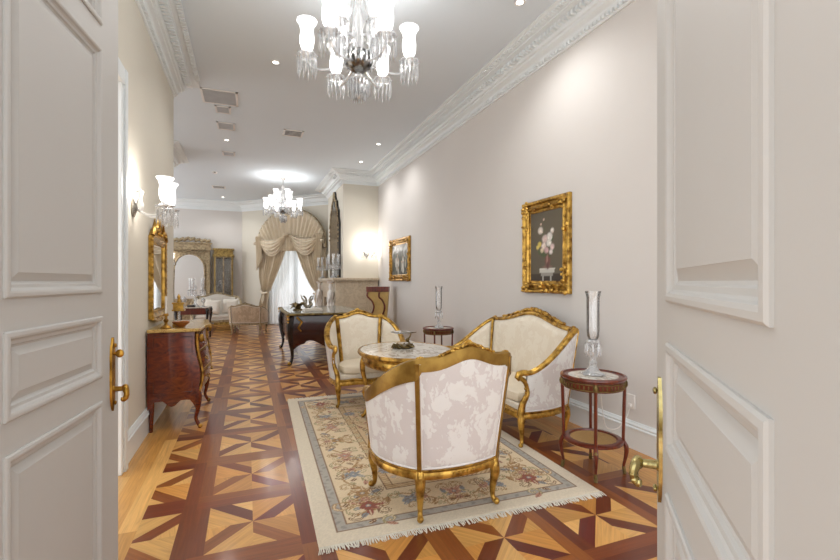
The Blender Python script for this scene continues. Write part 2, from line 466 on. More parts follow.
CROWN = [(0, 3.75), (.02, 3.75), (.028, 3.765), (.028, 3.79), (.045, 3.80), (.05, 3.825), (.07, 3.84), (.10, 3.85), (.105, 3.875), (.13, 3.88),
         (.15, 3.93), (.19, 3.96), (.235, 3.968), (.235, 3.985), (.26, 3.99), (.285, 4.0), (.31, 4.012), (.33, 4.015), (.33, 4.03), (0, 4.03)]
CROWNL = [(o*.85, z) for o, z in CROWN]
DENT = [(.13, .2, 3.905, 3.945, .06, .03), (.25, .30, 3.985, 4.012, .045, .025), (.02, .05, 3.765, 3.797, .05, .028)]
def crown(name, path, prof, dent=None): return struct(name, run(MB(), path, prof, dent), TRIM, smooth=True, angle=30)
crown('trim_1', [(XR, .4), (XR, 10.5), (2.15, 10.5), (2.15, 12.6), (XR, 12.6)], CROWN, DENT)
crown('trim_2', [(-2.5, 6.36), (XL, 6.36), (XL, 1.6)], CROWNL, DENT)
crown('trim_3', [(-4.0, 10.6), (-1.52, 10.6), (-1.52, 9.6), (-4.0, 9.6)], CROWN)
crown('trim_4', [(XR, 12.83), (-.15, 16.0), (-4.2, 16.0)], CROWN)
BASE = [(0, 0), (.022, 0), (.022, .165), (.03, .17), (.03, .182), (.02, .19), (.024, .205), (.014, .218), (.01, .23), (0, .23)]
def base(name, path): return struct(name, run(MB(), path, BASE), TRIM, smooth=True, angle=30)
base('baseboard_right', [(XR, .4), (XR, 10.5)])
base('baseboard_left', [(-2.5, 6.36), (XL, 6.36), (XL, 3.87)])
base('baseboard_pier', [(-4.0, 10.6), (-1.52, 10.6), (-1.52, 9.6), (-4.0, 9.6)])
base('baseboard_back', [(-.15, 16.0), (-4.2, 16.0)])
# architrave of the side doorway in the left wall
t = MB(); t.box(LX, LX+.03, 3.74, 3.80, 0, 2.84); t.box(LX, LX+.045, 3.80, 3.86, 0, 2.96); t.box(LX, LX+.04, 2.43, 3.80, 2.84, 2.96); t.box(LX, LX+.03, 2.43, 2.55, 0, 2.84)
struct('trim_5', t, TRIM, bevel=.004)

# bay wall with arched french window, in its own frame (u along wall, v into room, z)
BC = Vector((1.40, 14.45)); bu = Vector((1, -1)).normalized(); bv = Vector((-1, -1)).normalized()
BM = Matrix(((bu.x, bv.x, 0, BC.x), (bu.y, bv.y, 0, BC.y), (0, 0, 1, 0), (0, 0, 0, 1)))
LW = 2.192   # half run to the left corner
RW = 2.29
AW, AS = 1.0, 2.45     # opening half width, spring line
w = MB(); us = [-LW, -AW]+[-AW+2*AW*i/24 for i in range(1, 24)]+[AW, RW]
def arch(u): return AS+math.sqrt(max(0, AW*AW-u*u))*1.12 if abs(u) < AW else AS
w.prism([(-LW, 0), (-AW, 0), (-AW, -.15), (-LW, -.15)], 0, CZ)
w.prism([(AW, 0), (RW, 0), (RW, -.15), (AW, -.15)], 0, CZ)
for i in range(24):
    u0, u1 = -AW+2*AW*i/24, -AW+2*AW*(i+1)/24; z0, z1 = arch(u0), arch(u1)
    w.add([(u0,0,z0),(u1,0,z1),(u1,-.15,z1),(u0,-.15,z0),(u0,0,CZ),(u1,0,CZ),(u1,-.15,CZ),(u0,-.15,CZ)],
          [(0,3,2,1),(4,5,6,7),(0,1,5,4),(2,3,7,6)])
w.xf(BM); struct('wall_bay', w, WALLW, smooth=False)
wn = thing('window_1', 'tall arched french window behind the gathered curtains', 'window'); wn['kind'] = 'structure'
wn.matrix_world = BM
f_ = MB()
for u in (-AW+.04, -.03, .03, AW-.04): f_.box(u-.03, u+.03, -.11, -.05, 0, AS)
for z in (.03, AS): f_.box(-AW, AW, -.11, -.05, z-.03, z+.03)
f_.tube([(AW*.96*math.cos(PI*k/20), -.08, AS+AW*1.08*math.sin(PI*k/20)) for k in range(21)], .035, 6)
for k in (1, 2, 3): f_.tube([(0, -.08, AS), (.95*math.cos(PI*k/4), -.08, AS+1.05*math.sin(PI*k/4))], .015, 6)
o = f_.build('window_frame', TRIM, wn); o['kind'] = 'structure'
g_ = MB(); g_.add([(-AW,-.08,0),(AW,-.08,0)]+[(AW*math.cos(PI*k/20), -.08, AS+AW*1.1*math.sin(PI*k/20)) for k in range(21)], [tuple(range(23))])
o = g_.build('pane', CLEAR, wn, fix=False); o['kind'] = 'structure'

# curtains of the bay
k = NM('curtain_silk'); k.set(Roughness=.45); k.b.inputs['Sheen Weight'].default_value = .4
k.l(k.ramp(k.noise(k.coord('Object', (6, 6, .5)), 3, 3).outputs[0], [(.3, lin((206,190,164))), (.7, lin((226,212,188)))]), k.b.inputs['Base Color']); CURT = k.m
k = NM('sheer'); tr = k.n('ShaderNodeBsdfTransparent'); tl = k.n('ShaderNodeBsdfTranslucent'); tl.inputs[0].default_value = (.95,.97,.97,1)
mx = k.n('ShaderNodeMixShader'); mx.inputs[0].default_value = .68; k.l(tr.outputs[0], mx.inputs[1]); k.l(tl.outputs[0], mx.inputs[2]); k.l(mx.outputs[0], k.out.inputs[0]); SHEER = k.m
sh = thing('sheer_curtain', 'thin white sheer curtain glowing in the arched window', 'curtain'); sh.matrix_world = BM
m = MB()
def fs_(u, v):
    U = -1.05+2.1*u; z = .03+v*(3.4-.03); lim = AS+math.sqrt(max(0, 1.08-U*U))*1.12 if z > AS else 9
    return (U, .05+.02*math.sin(U*46)+.008*math.sin(U*19+v), min(z, lim))
m.grid(fs_, 110, 20); m.build('sheer_panel', SHEER, sh, fix=False)
cu = thing('window_curtain', 'taupe silk curtains tied back under a swagged arched valance', 'curtain'); cu.matrix_world = BM
RA = 1.33
def drape(sg):
    m = MB()
    def fn(u, v):
        z = .02+v*2.95
        if z < 1.05: inner = .93+.05*(1.05-z)
        else:
            q = min(1, (z-1.05)/1.75); inner = .93*(1-q**.75)+.02
        outer = RA-.02 - .10*math.exp(-((z-1.05)/.3)**2)
        gather = 1+1.2*math.exp(-((z-1.05)/.35)**2)
        x = inner+(outer-inner)*u
        amp = .045 if z > 1.5 else .03
        ph = u*2*PI*9
        return (sg*x, .16+amp*math.sin(ph)+.015*math.sin(ph*2.3+v*3)-.04*math.exp(-((z-1.05)/.2)**2), z)
    m.grid(fn, 120, 60); o = m.build('drape', CURT, cu, fix=False)
    so = o.modifiers.new('t', 'SOLIDIFY'); so.thickness = .006
    b = MB(); b.tube([(sg*.90, .23, 1.04), (sg*1.05, .26, 1.02), (sg*1.2, .22, 1.1), (sg*1.3, .05, 1.2)], [.03,.04,.035,.02], 8, flat=.5)
    for q in range(3): b.lathe([(.005,0),(.02,-.03),(.028,-.1),(.022,-.22),(.001,-.24)], 8, (sg*(1.0+.03*q), .27, 1.0-.05*q))
    b.build('tieback', CURT, cu)
drape(-1); drape(1)
m = MB()
def fv(u, v):
    th = PI*u; ca, sa = math.cos(th), math.sin(th)
    r1x, r1z = RA, 1.2
    topz = 2.45+r1z*sa**.85 if sa > 0 else 2.45
    X = -RA*ca; base = 2.35-.0*abs(X)
    cx = X*(.55+.45*v); z = base+(topz-base)*v
    ripple = .04*math.sin(u*2*PI*22)*(1.1-.3*v)
    return (cx, .24+ripple, z)
m.grid(fv, 200, 14); o = m.build('gathered_arch', CURT, cu, fix=False); so = o.modifiers.new('t', 'SOLIDIFY'); so.thickness = .006
def swag(x0, z0, x1, z1, drop, y=.30, n=7, name='swag'):
    m = MB()
    def fn(u, v):
        c = 4*u*(1-u); d = drop*(.18+.82*v)
        x = x0+(x1-x0)*u; z = z0+(z1-z0)*u - d*c + .05*(1-v)*(1-c)
        fold = .026*math.sin(v*2*PI*n)*c**.5
        return (x, y+.11*c*math.sin(PI*min(1, v+.1))+fold, z)
    m.grid(fn, 40, 70); o = m.build(name, CURT, cu, fix=False); so = o.modifiers.new('t', 'SOLIDIFY'); so.thickness = .005
swag(-1.24, 2.78, -.02, 2.86, .62, n=5); swag(.02, 2.86, 1.24, 2.78, .62, n=5)
for sg in (-1, 1):
    m = MB()
    def fj(u, v): return (sg*(1.06+.24*u-.05*v), .33+.035*math.sin(u*2*PI*4), 2.85-v*(.75+.35*u))
    m.grid(fj, 48, 20); o = m.build('jabot', CURT, cu, fix=False); so = o.modifiers.new('t', 'SOLIDIFY'); so.thickness = .005
    m = MB(); m.ball((sg*1.3, .35, 2.62), .05, 10); m.build('rosette', CURT, cu)
    m = MB(); m.ball((sg*.04, .40, 2.86), .05, 10); m.build('rosette', CURT, cu)
m = MB(); m.tube([(-(RA+.02)*math.cos(PI*k/40), .2, 2.42+1.24*math.sin(PI*k/40)**.9) for k in range(41)], .03, 8); m.build('arched_cornice', GILTGREY, cu)

# ---------------------------------------------------------------- panelled double doors with lever handles
MOULD = [(0, 0), (0, .004), (.004, .007), (.012, .008), (.018, .006), (.021, .0), (.025, -.003), (.033, -.004), (.036, -.009), (.041, -.011), (.062, -.003), (.063, -.002)]
PAN = [(2.29, 2.94), (1.36, 2.21), (1.065, 1.28), (.14, .985)]
def door(idx, hinge, rz, face, label, hm):
    W, T, DH = .81, .045, 3.06
    d = thing('door_%d' % idx, label, 'door', (hinge[0], hinge[1], 0), rz); d['kind'] = 'structure'
    y0, y1 = (0, T) if face < 0 else (-T, 0)
    m = MB(); m.box(0, W, y0+.011, y1-.011, .008, DH); m.box(0, .15, y0, y1, .008, DH); m.box(.665, W, y0, y1, .008, DH)
    edges = [.008]+[v_ for p_ in PAN[::-1] for v_ in p_]+[DH]
    for e0, e1 in zip(edges[::2], edges[1::2]): m.box(.15, .665, y0, y1, e0, e1)
    o = m.build('door_leaf', DOORP, d, smooth=False); o['kind'] = 'structure'
    for z0, z1 in PAN:
        m = MB()
        for yy, sg in ((y0, -1), (y1, 1)):
            m.ring((.15+.665)/2, (z0+z1)/2, .515, z1-z0, MOULD, yy, sg)
        o = m.build('door_panel', DOORP, d, smooth=True, angle=25, fix=False); o['kind'] = 'structure'
    # handle: long shaped back plate, thumb turn and scrolled lever
    ys = y0 if face < 0 else y1
    h = MB(); x = W-.058
    pl = [(0, .0), (.010, .02), (.017, .05), (.019, .11), (.018, .15), (.019, .20), (.015, .235), (.008, .25), (.004, .268), (0, .27)]
    outline = [(x+a, .925+b) for a, b in pl]+[(x-a, .925+b) for a, b in pl[::-1][1:-1]]
    n = len(outline); e = .007*face
    h.add([(p[0], ys, p[1]) for p in outline]+[(x+(p[0]-x)*.8, ys+e, p[1]) for p in outline], [tuple(range(n, 2*n))]+[(i, (i+1) % n, n+(i+1) % n, n+i) for i in range(n)])
    hp = h.build('back_plate', hm, d)
    k_ = MB(); k_.ball((x, ys+.012*face, .955), .008, 8, sy=.6); k_.ball((x, ys+.012*face, 1.165), .008, 8, sy=.6)
    k_.build('plate_relief', hm, hp)
    k_ = MB()
    if idx == 1: k_.tube([(x, ys, 1.135), (x, ys+.02*face, 1.135)], .006, 8); k_.ball((x, ys+.026*face, 1.135), .014, 10, sx=.45, sz=1.1); k_.build('thumb_turn', hm, d)
    L = MB(); L.lathe([(.014, 0), (.016, .004), (.01, .01), (.009, .036), (.013, .04), (.011, .047)], 12)
    L.xf(Matrix.Translation((x, ys, 1.005)) @ Matrix.Rotation(-PI/2*face, 4, 'X'))
    yy = ys+.044*face
    p = spline([(x+.008, yy, 1.004), (x-.006, yy+.002*face, 1.012), (x-.018, yy+.008*face, 1.005), (x-.022, yy+.012*face, .992), (x-.022, yy+.010*face, .978), (x-.026, yy+.004*face, .970), (x-.032, yy+.002*face, .973), (x-.031, yy+.002*face, .980)], 6)
    L.tube(p, [.008, .011, .011, .009, .009, .008, .006, .005], 10)
    for q in range(4): L.ball(p[10+q*5], .010, 8)
    L.build('lever_handle', hm, d)
    for z in (.3, 1.5, 2.7):
        k_ = MB(); k_.tube([(-.004, (y0+y1)/2, z), (-.004, (y0+y1)/2, z+.11)], .007, 8); k_.build('hinge', hm, d)
    return d
door(1, (-.551, 1.17), math.atan2(.993, .118), -1, 'left white panelled door leaf standing open with dark brass lever', BRASS)
door(2, (.325, .131), math.atan2(.743, .669), 1, 'right white panelled door leaf standing open with pale brass lever', BRASSP)
# ---------------------------------------------------------------- rug (drawn as woven colours on a fine mesh)
RW_, RL_ = 1.84, 3.06
def rug():
    NX, NY = 231, 383; dx = RW_/(NX-1)
    hx, hy = (NX+1)//2, (NY+1)//2                # one quadrant, origin at the centre
    X, Y = np.meshgrid(np.arange(hx)*dx, np.arange(hy)*dx)
    W, H = RW_/2, RL_/2
    img = np.zeros((hy, hx, 3))
    def col(c): return np.array(lin(c))
    cream, cream2 = col((224, 202, 166)), col((212, 184, 142))
    tan, brown, slate, rust, lgrey, rose, olive = map(col, ((172,132,84), (124,86,54), (140,142,144), (150,78,62), (178,172,162), (190,138,116), (158,144,102)))
    img[:] = cream
    dE = np.minimum(W-X, H-Y)                     # distance to the edge
    def band(a, b, c): img[(dE >= a) & (dE < b)] = c
    band(0, .11, col((222, 208, 184))); band(.11, .117, brown); band(.117, .172, col((172, 164, 152))); band(.175, .183, brown)
    band(.183, .50, cream); band(.50, .507, brown); band(.507, .56, cream2); band(.56, .567, brown); band(.567, 2, cream2)
    m = (dE > .507) & (dE < .56) & (np.sin((X+Y)*2*PI/.035) > .3); img[m] = tan
    m = (dE > .117) & (dE < .175) & (np.sin(X*70+np.sin(Y*31)*2)*np.sin(Y*60+X*9) > .55); img[m] = col((150, 144, 136))
    def stamp(px, py, r, c, al=1.0):
        i0, i1 = max(int((px-r)/dx), 0), min(int((px+r)/dx)+2, hx); j0, j1 = max(int((py-r)/dx), 0), min(int((py+r)/dx)+2, hy)
        if i0 >= i1 or j0 >= j1: return
        d = (X[j0:j1, i0:i1]-px)**2+(Y[j0:j1, i0:i1]-py)**2 <= r*r
        img[j0:j1, i0:i1][d] = c
    def stroke(pts, w0, w1, c):
        n = len(pts)
        for i in range(n-1):
            a, b = pts[i], pts[i+1]; L = math.hypot(b[0]-a[0], b[1]-a[1]); q = max(1, int(L/(dx*.6)))
            for k in range(q):
                t = k/q; s = (i+t)/n; stamp(a[0]+(b[0]-a[0])*t, a[1]+(b[1]-a[1])*t, w0+(w1-w0)*s, c)
    def spiral(cx, cy, r, turns, a0, sg, c, w=.012):
        pts = []
        for k in range(40):
            t = k/39; a = a0+sg*turns*2*PI*t; rr = r*(1-t)**.8
            pts.append((cx+rr*math.cos(a), cy+rr*math.sin(a)))
        w *= 1.35; stroke(pts, w, w*.5, c); stroke(pts, w*.4, w*.2, cream)
    def leaf(x, y, a, L, w, c, c2=None):
        for k in range(14):
            t = k/13; ww = w*math.sin(PI*t)**.8+.002; stamp(x+L*t*math.cos(a), y+L*t*math.sin(a), ww, c)
        if c2 is not None: stroke([(x, y), (x+L*math.cos(a), y+L*math.sin(a))], .003, .003, c2)
    def flower(x, y, r, c, cc, n=6, a0=0):
        for k in range(n):
            a = a0+2*PI*k/n; leaf(x, y, a, r, r*.33, c, brown)
        stamp(x, y, r*.3, cc); stamp(x, y, r*.15, cream)
    # tan scrollwork filling the border and the field before the larger motifs
    rq = random.Random(9)
    n_ = 26
    for k in range(n_):                       # undulating vine along the long border
        y = k/(n_-1)*(H-.22); 
    vine = [(W-.34+.085*math.sin(y*2*PI/.62), y) for y in np.linspace(0, H-.25, 90)]; stroke(vine, .008, .008, tan)
    vine = [(x, H-.34+.085*math.sin(x*2*PI/.62+1)) for x in np.linspace(0, W-.25, 50)]; stroke(vine, .008, .008, tan)
    for k in range(15):
        y = .05+k*.095; sg = 1 if k % 2 else -1; x = W-.34+sg*.06
        spiral(x+sg*.03, y, .05, 1.3, k, sg, (tan, brown, olive)[k % 3], .009)
        leaf(x, y+.03, rq.uniform(0, 6), .07, .014, (tan, slate, rose)[k % 3], brown); leaf(x-sg*.05, y-.02, rq.uniform(0, 6), .06, .013, (olive, tan, brown)[k % 3], cream)
    for k in range(7):
        x = .04+k*.09; sg = 1 if k % 2 else -1; y = H-.34+sg*.06
        spiral(x, y+sg*.02, .048, 1.3, k, sg, (tan, olive, brown)[k % 3], .009)
        leaf(x+.03, y, rq.uniform(0, 6), .07, .014, (slate, tan, rose)[k % 3], brown)
    for j in range(14):
        for i in range(5):
            x = .04+.085*i+rq.uniform(-.02, .02); y = .04+.075*j+rq.uniform(-.02, .02)
            if x < W-.60 and y < H-.60:
                spiral(x, y, rq.uniform(.025, .04), 1.1, rq.uniform(0, 6), rq.choice((-1, 1)), rq.choice((tan, tan, brown, olive, rose)), .007)
                leaf(x, y, rq.uniform(0, 6), .05, .010, rq.choice((tan, slate, olive, rust)), cream)
    # border sprays
    def spray(cx, cy, a, s=1, main=rust):
        ca, sa = math.cos(a), math.sin(a)
        def R(u, v): return (cx+(u*ca-v*sa)*s, cy+(u*sa+v*ca)*s)
        for sg in (-1, 1):
            stroke([R(0, 0), R(.06, .03*sg), R(.13, .02*sg), R(.19, .07*sg)], .008*s, .004*s, tan)
            x, y = R(.13, .08*sg); spiral(x, y, .05*s, 1.1, a, sg, tan, .009*s)
            x, y = R(.05, .085*sg); spiral(x, y, .04*s, 1.0, a+2, -sg, olive, .008*s)
            for q in range(3):
                x, y = R(.02+.05*q, .03*sg); leaf(x, y, a+sg*(1.0+.3*q), .055*s, .012*s, (slate, tan, brown)[q], cream)
            x, y = R(-.02, .02*sg); leaf(x, y, a+sg*2.3, .08*s, .016*s, main, cream)
        x, y = R(0, 0); flower(x, y, .055*s, main, slate, 6, a)
        x, y = R(.1, 0); flower(x, y, .034*s, rose, brown, 5, a)
    spray(W-.34, H-.34, PI*.75+PI, 1.05); spray(W-.34, H-.34, -PI*.25, .0001)
    for k, y in enumerate((0.0, .36, .72, 1.02)): spray(W-.34, y, (PI/2 if k % 2 else -PI/2) if k else 0, .85, (tan, rose, slate, tan)[k])
    for k, x in enumerate((0.0, .3)): spray(x, H-.34, PI if k else PI/2, .85, (rose, slate)[k])
    # field: corner brackets, scroll-work and medallion
    for k in range(26):
        y = k/25*(H-.62)
        x = .30-.08*math.cos(y/(H-.62)*PI*2)-.12*(y/(H-.6))**2
        stamp(x, y, .010, brown); stamp(x+.02, y, .006, tan)
    for j in range(8):
        for i in range(4):
            x = .03+.085*i+(j % 2)*.04; y = .02+.12*j
            if x < .27 and y < .85:
                flower(x, y, .022, (tan, rose, slate, olive)[(i+j) % 4], brown, 5, j)
                spiral(x+.03, y+.05, .028, 1.1, i+j, 1 if j % 2 else -1, tan, .006)
    for j in range(6): spiral(.40, .06+.14*j, .045, 1.2, j, 1, (olive, tan)[j % 2], .009); 
    flower(0, 0, .14, rose, slate, 8); flower(0, 0, .08, cream2, rust, 8); flower(.34, H-.80, .06, slate, rust, 7)
    full = np.concatenate([img[:0:-1], img], 0); full = np.concatenate([full[:, :0:-1], full], 1)
    ny, nx = full.shape[:2]
    rs = np.random.RandomState(3); full = full*(1+rs.uniform(-.07, .07, (ny, nx, 1)))
    # abrash: the wool dyes drift along the length
    me = bpy.data.meshes.new('rug')
    xs = np.linspace(-W, W, nx); ys = np.linspace(-H, H, ny); XX, YY = np.meshgrid(xs, ys)
    edge = np.minimum(np.minimum(XX+W, W-XX), np.minimum(YY+H, H-YY)); Z = np.where(edge < .004, .001, .011)
    co = np.stack([XX, YY+.004*np.sin(XX*9)*(YY < -H+.1), Z], -1).reshape(-1, 3)
    idx = np.arange(nx*ny).reshape(ny, nx); f = np.stack([idx[:-1, :-1], idx[:-1, 1:], idx[1:, 1:], idx[1:, :-1]], -1).reshape(-1, 4)
    me.vertices.add(len(co)); me.vertices.foreach_set('co', co.ravel()); me.loops.add(f.size); me.loops.foreach_set('vertex_index', f.ravel())
    me.polygons.add(len(f)); me.polygons.foreach_set('loop_start', np.arange(len(f))*4); me.update(calc_edges=True)
    a = me.color_attributes.new('tone', 'FLOAT_COLOR', 'POINT'); c4 = np.ones((nx*ny, 4)); c4[:, :3] = full.reshape(-1, 3); a.data.foreach_set('color', c4.ravel())
    me.materials.append(vcol('rug_wool', .95, bump=.5, bscale=260, sheen=.15))
    o = bpy.data.objects.new('rug', me); COL.objects.link(o)
    o.location = (1.315, 3.83, 0); o.rotation_euler = (0, 0, -.03)
    tag(o, 'cream wool rug with floral scrollwork border and fringed ends under the gilt seats', 'rug')
    for sg in (-1, 1):
        fr = MB(); n = 260
        for i in range(n):
            x = -W+.006+(RW_-.012)*i/(n-1); L = random.uniform(.035, .055); a_ = random.uniform(-.35, .35)
            y = sg*(H-.002); p = [(x, y, .009), (x+L*.4*a_, y+sg*L*.45, .007), (x+L*a_+random.uniform(-.004, .004), y+sg*L, .004)]
            fr.tube(p, .0032, 4)
        fr.build('fringe', FRINGE, o)
FRINGE = plain('cotton_fringe', (226, 220, 206), .9, var=.08, scale=30)
rug()

# ---------------------------------------------------------------- gilt bergere: tub chair / settee
def bergere(name, label, cat, loc, rz, wf=.372, wb=.255, db=.25, df=.27, bow=.045, hb=1.0, hc=.93, ha=.66, flare=.22, lean=.085, tc=None,
            outer=None, inner=None, gm=None, back_gm=None, crest=1.0, group=None, cushions=1, zs=.27, legh=.27, bulge=.085, flat_back=False, ins_th=.055, curls=9, cs=1.0):
    outer = outer or DAM; inner = inner or CREAM; gm = gm or GOLD; bgm = back_gm or gm
    T = thing(name, label, cat, loc, rz, group)
    tc = tc or wb/(wb+.62)
    def plan(t):
        a = abs(t); sg = 1 if t >= 0 else -1
        if a <= tc:
            q = a/tc; x = wb*q; y = db+bow*(1-q*q)
        else:
            u = (a-tc)/(1-tc); bl = bulge*4*u*(1-u)
            dxx, dyy = wf-wb, -(db+df); L = math.hypot(dxx, dyy)
            x = wb+dxx*u+bl*(-dyy/L); y = db+dyy*u+bl*(dxx/L)
        return sg*x, y
    def nrm(t):
        e = .004; a = plan(max(t-e, -1)); b = plan(min(t+e, 1)); d = Vector((b[0]-a[0], b[1]-a[1])).normalized()
        return Vector((-d.y, d.x))                # outward of the tub
    # t runs left(-) -> right(+): outward normal is +y at the back
    def out(t, z, ins=0):
        x, y = plan(t); q = (z-zs)/.7; a = abs(t)
        wgt = 1 if a <= tc else 1-(a-tc)/(1-tc)
        n_ = nrm(t)
        x *= 1+flare*q*(.4+.6*(1 if a > tc else a/tc)) if flare else 1
        y += lean*q*wgt
        return (x-n_.x*ins, y-n_.y*ins, z)
    def top(t):
        a = abs(t)
        if a <= tc:
            q = a/tc; return hc+(hb-hc)*(.5+.5*math.cos(PI*min(1, q*1.05)))-.010*math.sin(q*PI)**2
        u = (a-tc)/(1-tc); s_ = min(1, (u/.90)**.92)
        return ha+(hc-ha)*(1-.45*s_-.55*s_*s_*(3-2*s_))
    gap = .012
    def panel(t0, t1, nm, n):
        m = MB()
        def zz(t, v, lo): return lo+(top(t)-.012-lo)*v
        def fo(u, v):
            t = t0+(t1-t0)*u; edge = min(1, min(u, 1-u)/.06, min(v, 1-v)/.05)
            return out(t, zz(t, v, zs+.03), -.012*edge**.5)
        def fi(u, v):
            t = t0+(t1-t0)*u; edge = min(1, min(u, 1-u)/.12, min(v, 1-v)/.1)
            return out(t, zz(t, v, zs+.03), ins_th*.55+ins_th*.6*edge**.5)
        m.slab(fo, fi, n, 18); m.build(nm, [outer, inner], T)
        # piped border
        b = MB(); path = [out(t0+(t1-t0)*i/16, zs+.035, -.006) for i in range(17)]
        path += [out(t1, zz(t1, j/8, zs+.035), -.006) for j in range(1, 9)]
        path += [out(t1+(t0-t1)*i/16, top(t1+(t0-t1)*i/16)-.028, -.006) for i in range(1, 17)]
        path += [out(t0, zz(t0, 1-j/8, zs+.035), -.006) for j in range(1, 8)]
        b.tube(path, .006, 6, closed=True); b.build('piping', PIPING, T)
    panel(-tc+gap, tc-gap, 'back_upholstery', 26)
    panel(tc+gap, .97, 'side_upholstery', 22); panel(-.97, -tc-gap, 'side_upholstery', 22)
    # top rail
    ts = [-1+2*i/96 for i in range(97)]
    pts = [out(t, top(t), .018) for t in ts]; A = [nrm(t) for t in ts]
    if flat_back:   # tall flat-backed rail as seen from behind
        m = MB(); n = len(ts); vs = []; fs = []
        sec = [(.026, -1), (.028, -.1), (.024, .012), (.010, .022), (-.014, .020), (-.034, .004), (-.036, -.3), (-.026, -1)]
        for i, t in enumerate(ts):
            a = abs(t); dep = .058 if a < tc*1.0 else .085*max(0, 1-(a-tc)/(1-tc))**.5+.020
            for aa, bb in sec: vs.append((pts[i][0]+A[i].x*aa, pts[i][1]+A[i].y*aa, pts[i][2]+(bb if bb > 0 else bb*dep)))
        q = len(sec)
        fs = [(i*q+k, i*q+(k+1) % q, (i+1)*q+(k+1) % q, (i+1)*q+k) for i in range(n-1) for k in range(q)]+[tuple(range(q)), tuple((n-1)*q+k for k in range(q))]
        m.add(vs, fs); rail = m.build('top_rail', bgm, T)
    else:
        m = MB(); m.sweep(pts, A, [(.028, -.016), (.030, 0), (.020, .012), (.006, .016), (-.004, .010), (-.014, .017), (-.030, .008), (-.036, -.006), (-.030, -.020)]); rail = m.build('top_rail', gm, T)
    # crest carving: paired acanthus curls and a shell
    c = MB()
    for sg in (-1, 1):
        for q in range(curls):
            t = sg*(q+.3)/curls*tc*.62*crest; p = out(t, top(t)+.012, .016); r = .017*cs*(1-.025*q)
            c.tube([(p[0]+sg*r*1.4*math.cos(s*.55+.2), p[1]+.010*math.sin(s*.8+q), p[2]+(.020-.0007*q)*cs*(.75+.25*math.sin(q*2.2))*math.sin(s*.55)+.002) for s in range(6)], [.009*cs, .010*cs, .009*cs, .008*cs, .006, .004], 6)
        for q in range(3):
            t = sg*(tc*.95+.0*q); p = out(t, top(t)+.012, .016); c.ball((p[0]-sg*.014*(q-1), p[1], p[2]+.006-.003*abs(q-1)), .012, 6)
    p = out(0, top(0)+.02, .016)
    for q in range(7):
        a = PI*(q+.5)/7; c.tube([(p[0]+.008*math.cos(a), p[1], p[2]), (p[0]+.022*math.cos(a), p[1]-.006, p[2]+.020*math.sin(a)), (p[0]+.030*math.cos(a), p[1]-.002, p[2]+.034*math.sin(a))], [.006, .008, .005], 6)
    c.build('crest_carving', gm, rail)
    # uprights
    for sg in (-1, 1):
        t = sg*tc; m = MB(); P_ = [out(t, zs+.01+(top(t)-.02-zs)*j/14, .010) for j in range(15)]
        n_ = nrm(t*.999); n2 = nrm(t*1.02); a_ = (n_+n2).normalized(); tang = Vector((a_.y, -a_.x))
        vs = []; wd = .017
        sec = [(-wd, -.03), (wd, -.03), (wd*1.1, .0), (wd*.7, .026), (-wd*.7, .026), (-wd*1.1, 0)]
        sec2 = [(-.012, -.07), (.012, -.07), (wd, -.03), (wd*1.1, .0), (wd*.7, .026), (-wd*.7, .026), (-wd*1.1, 0), (-wd, -.03)]
        for p in P_:
            for s1, s2 in sec2: vs.append((p[0]+tang.x*s1+a_.x*s2, p[1]+tang.y*s1+a_.y*s2, p[2]))
        q = 8; m.add(vs, [(i*q+k, i*q+(k+1) % q, (i+1)*q+(k+1) % q, (i+1)*q+k) for i in range(14) for k in range(q)]+[tuple(range(q)), tuple(14*q+k for k in range(q))])
        m.build('upright', bgm if flat_back else gm, T)
    # arm fronts: scroll + S support
    for sg in (-1, 1):
        e = Vector(out(sg*1.0, ha, .018)); m = MB(); x = e.x
        m.tube([e+Vector((0, .04, .0)), e+Vector((0, -.0, .002)), e+Vector((sg*.004, -.045, -.003)), e+Vector((sg*.008, -.062, -.028)), e+Vector((sg*.008, -.045, -.046)), e+Vector((sg*.006, -.026, -.034))], [.026, .027, .026, .022, .018, .014], 10)
        b = plan(sg*1.0)
        p = spline([e+Vector((sg*.004, -.035, -.03)), e+Vector((sg*.012, .012, -.07)), e+Vector((sg*.012, .035, -.13)), (b[0]+sg*.03, b[1]+.035, zs+.18), (b[0]+sg*.004, b[1]+.005, zs+.09), (b[0], b[1]-.012, zs+.0)], 6)
        m.tube(p, [.020, .020, .018, .022, .028, .030], 10)
        for q in range(3): m.ball(p[12+q*4]+Vector((0, -.014, 0)), .014, 8)
        m.build('arm_support', gm, T)
    # seat rail
    m = MB(); loop = [(t, None) for t in [-1+2*i/60 for i in range(61)]]
    P_ = []; AA = []
    for t, _ in loop:
        x, y = plan(t); n_ = nrm(t); P_.append((x-n_.x*.004, y-n_.y*.004, zs)); AA.append(n_)
    for i in range(1, 30):
        u = i/30; x = wf*(1-2*u); y = -df-.03*math.sin(PI*u); P_.append((x, y, zs-.008*math.cos(4*PI*u)*math.sin(PI*u))); AA.append(Vector((0, -1)))
    m.sweep(P_, AA, [(.020, -.028), (.026, -.005), (.018, .012), (.026, .026), (.010, .034), (-.03, .034), (-.03, -.028)], closed=True)
    for q in range(-3, 4): m.ball((q*.028, -df-.052, zs-.004+.006*math.cos(q)), .015-.002*abs(q), 8, sx=1.2)
    for q in range(-2, 3): m.ball((q*.03, db+bow+.018, zs-.004), .012, 6, sx=1.2)
    m.build('seat_rail', gm, T)
    # deck and cushion(s)
    def outline(ins, n=40):
        o_ = []
        for i in range(n+1):
            t = -1+2*i/n; x, y = plan(t); n_ = nrm(t); o_.append((x-n_.x*ins, y-n_.y*ins))
        return o_
    o1 = outline(.03); m = MB(); m.prism(o1[::-1], zs-.01, zs+.085); m.build('seat_deck', inner, T, bevel=.012)
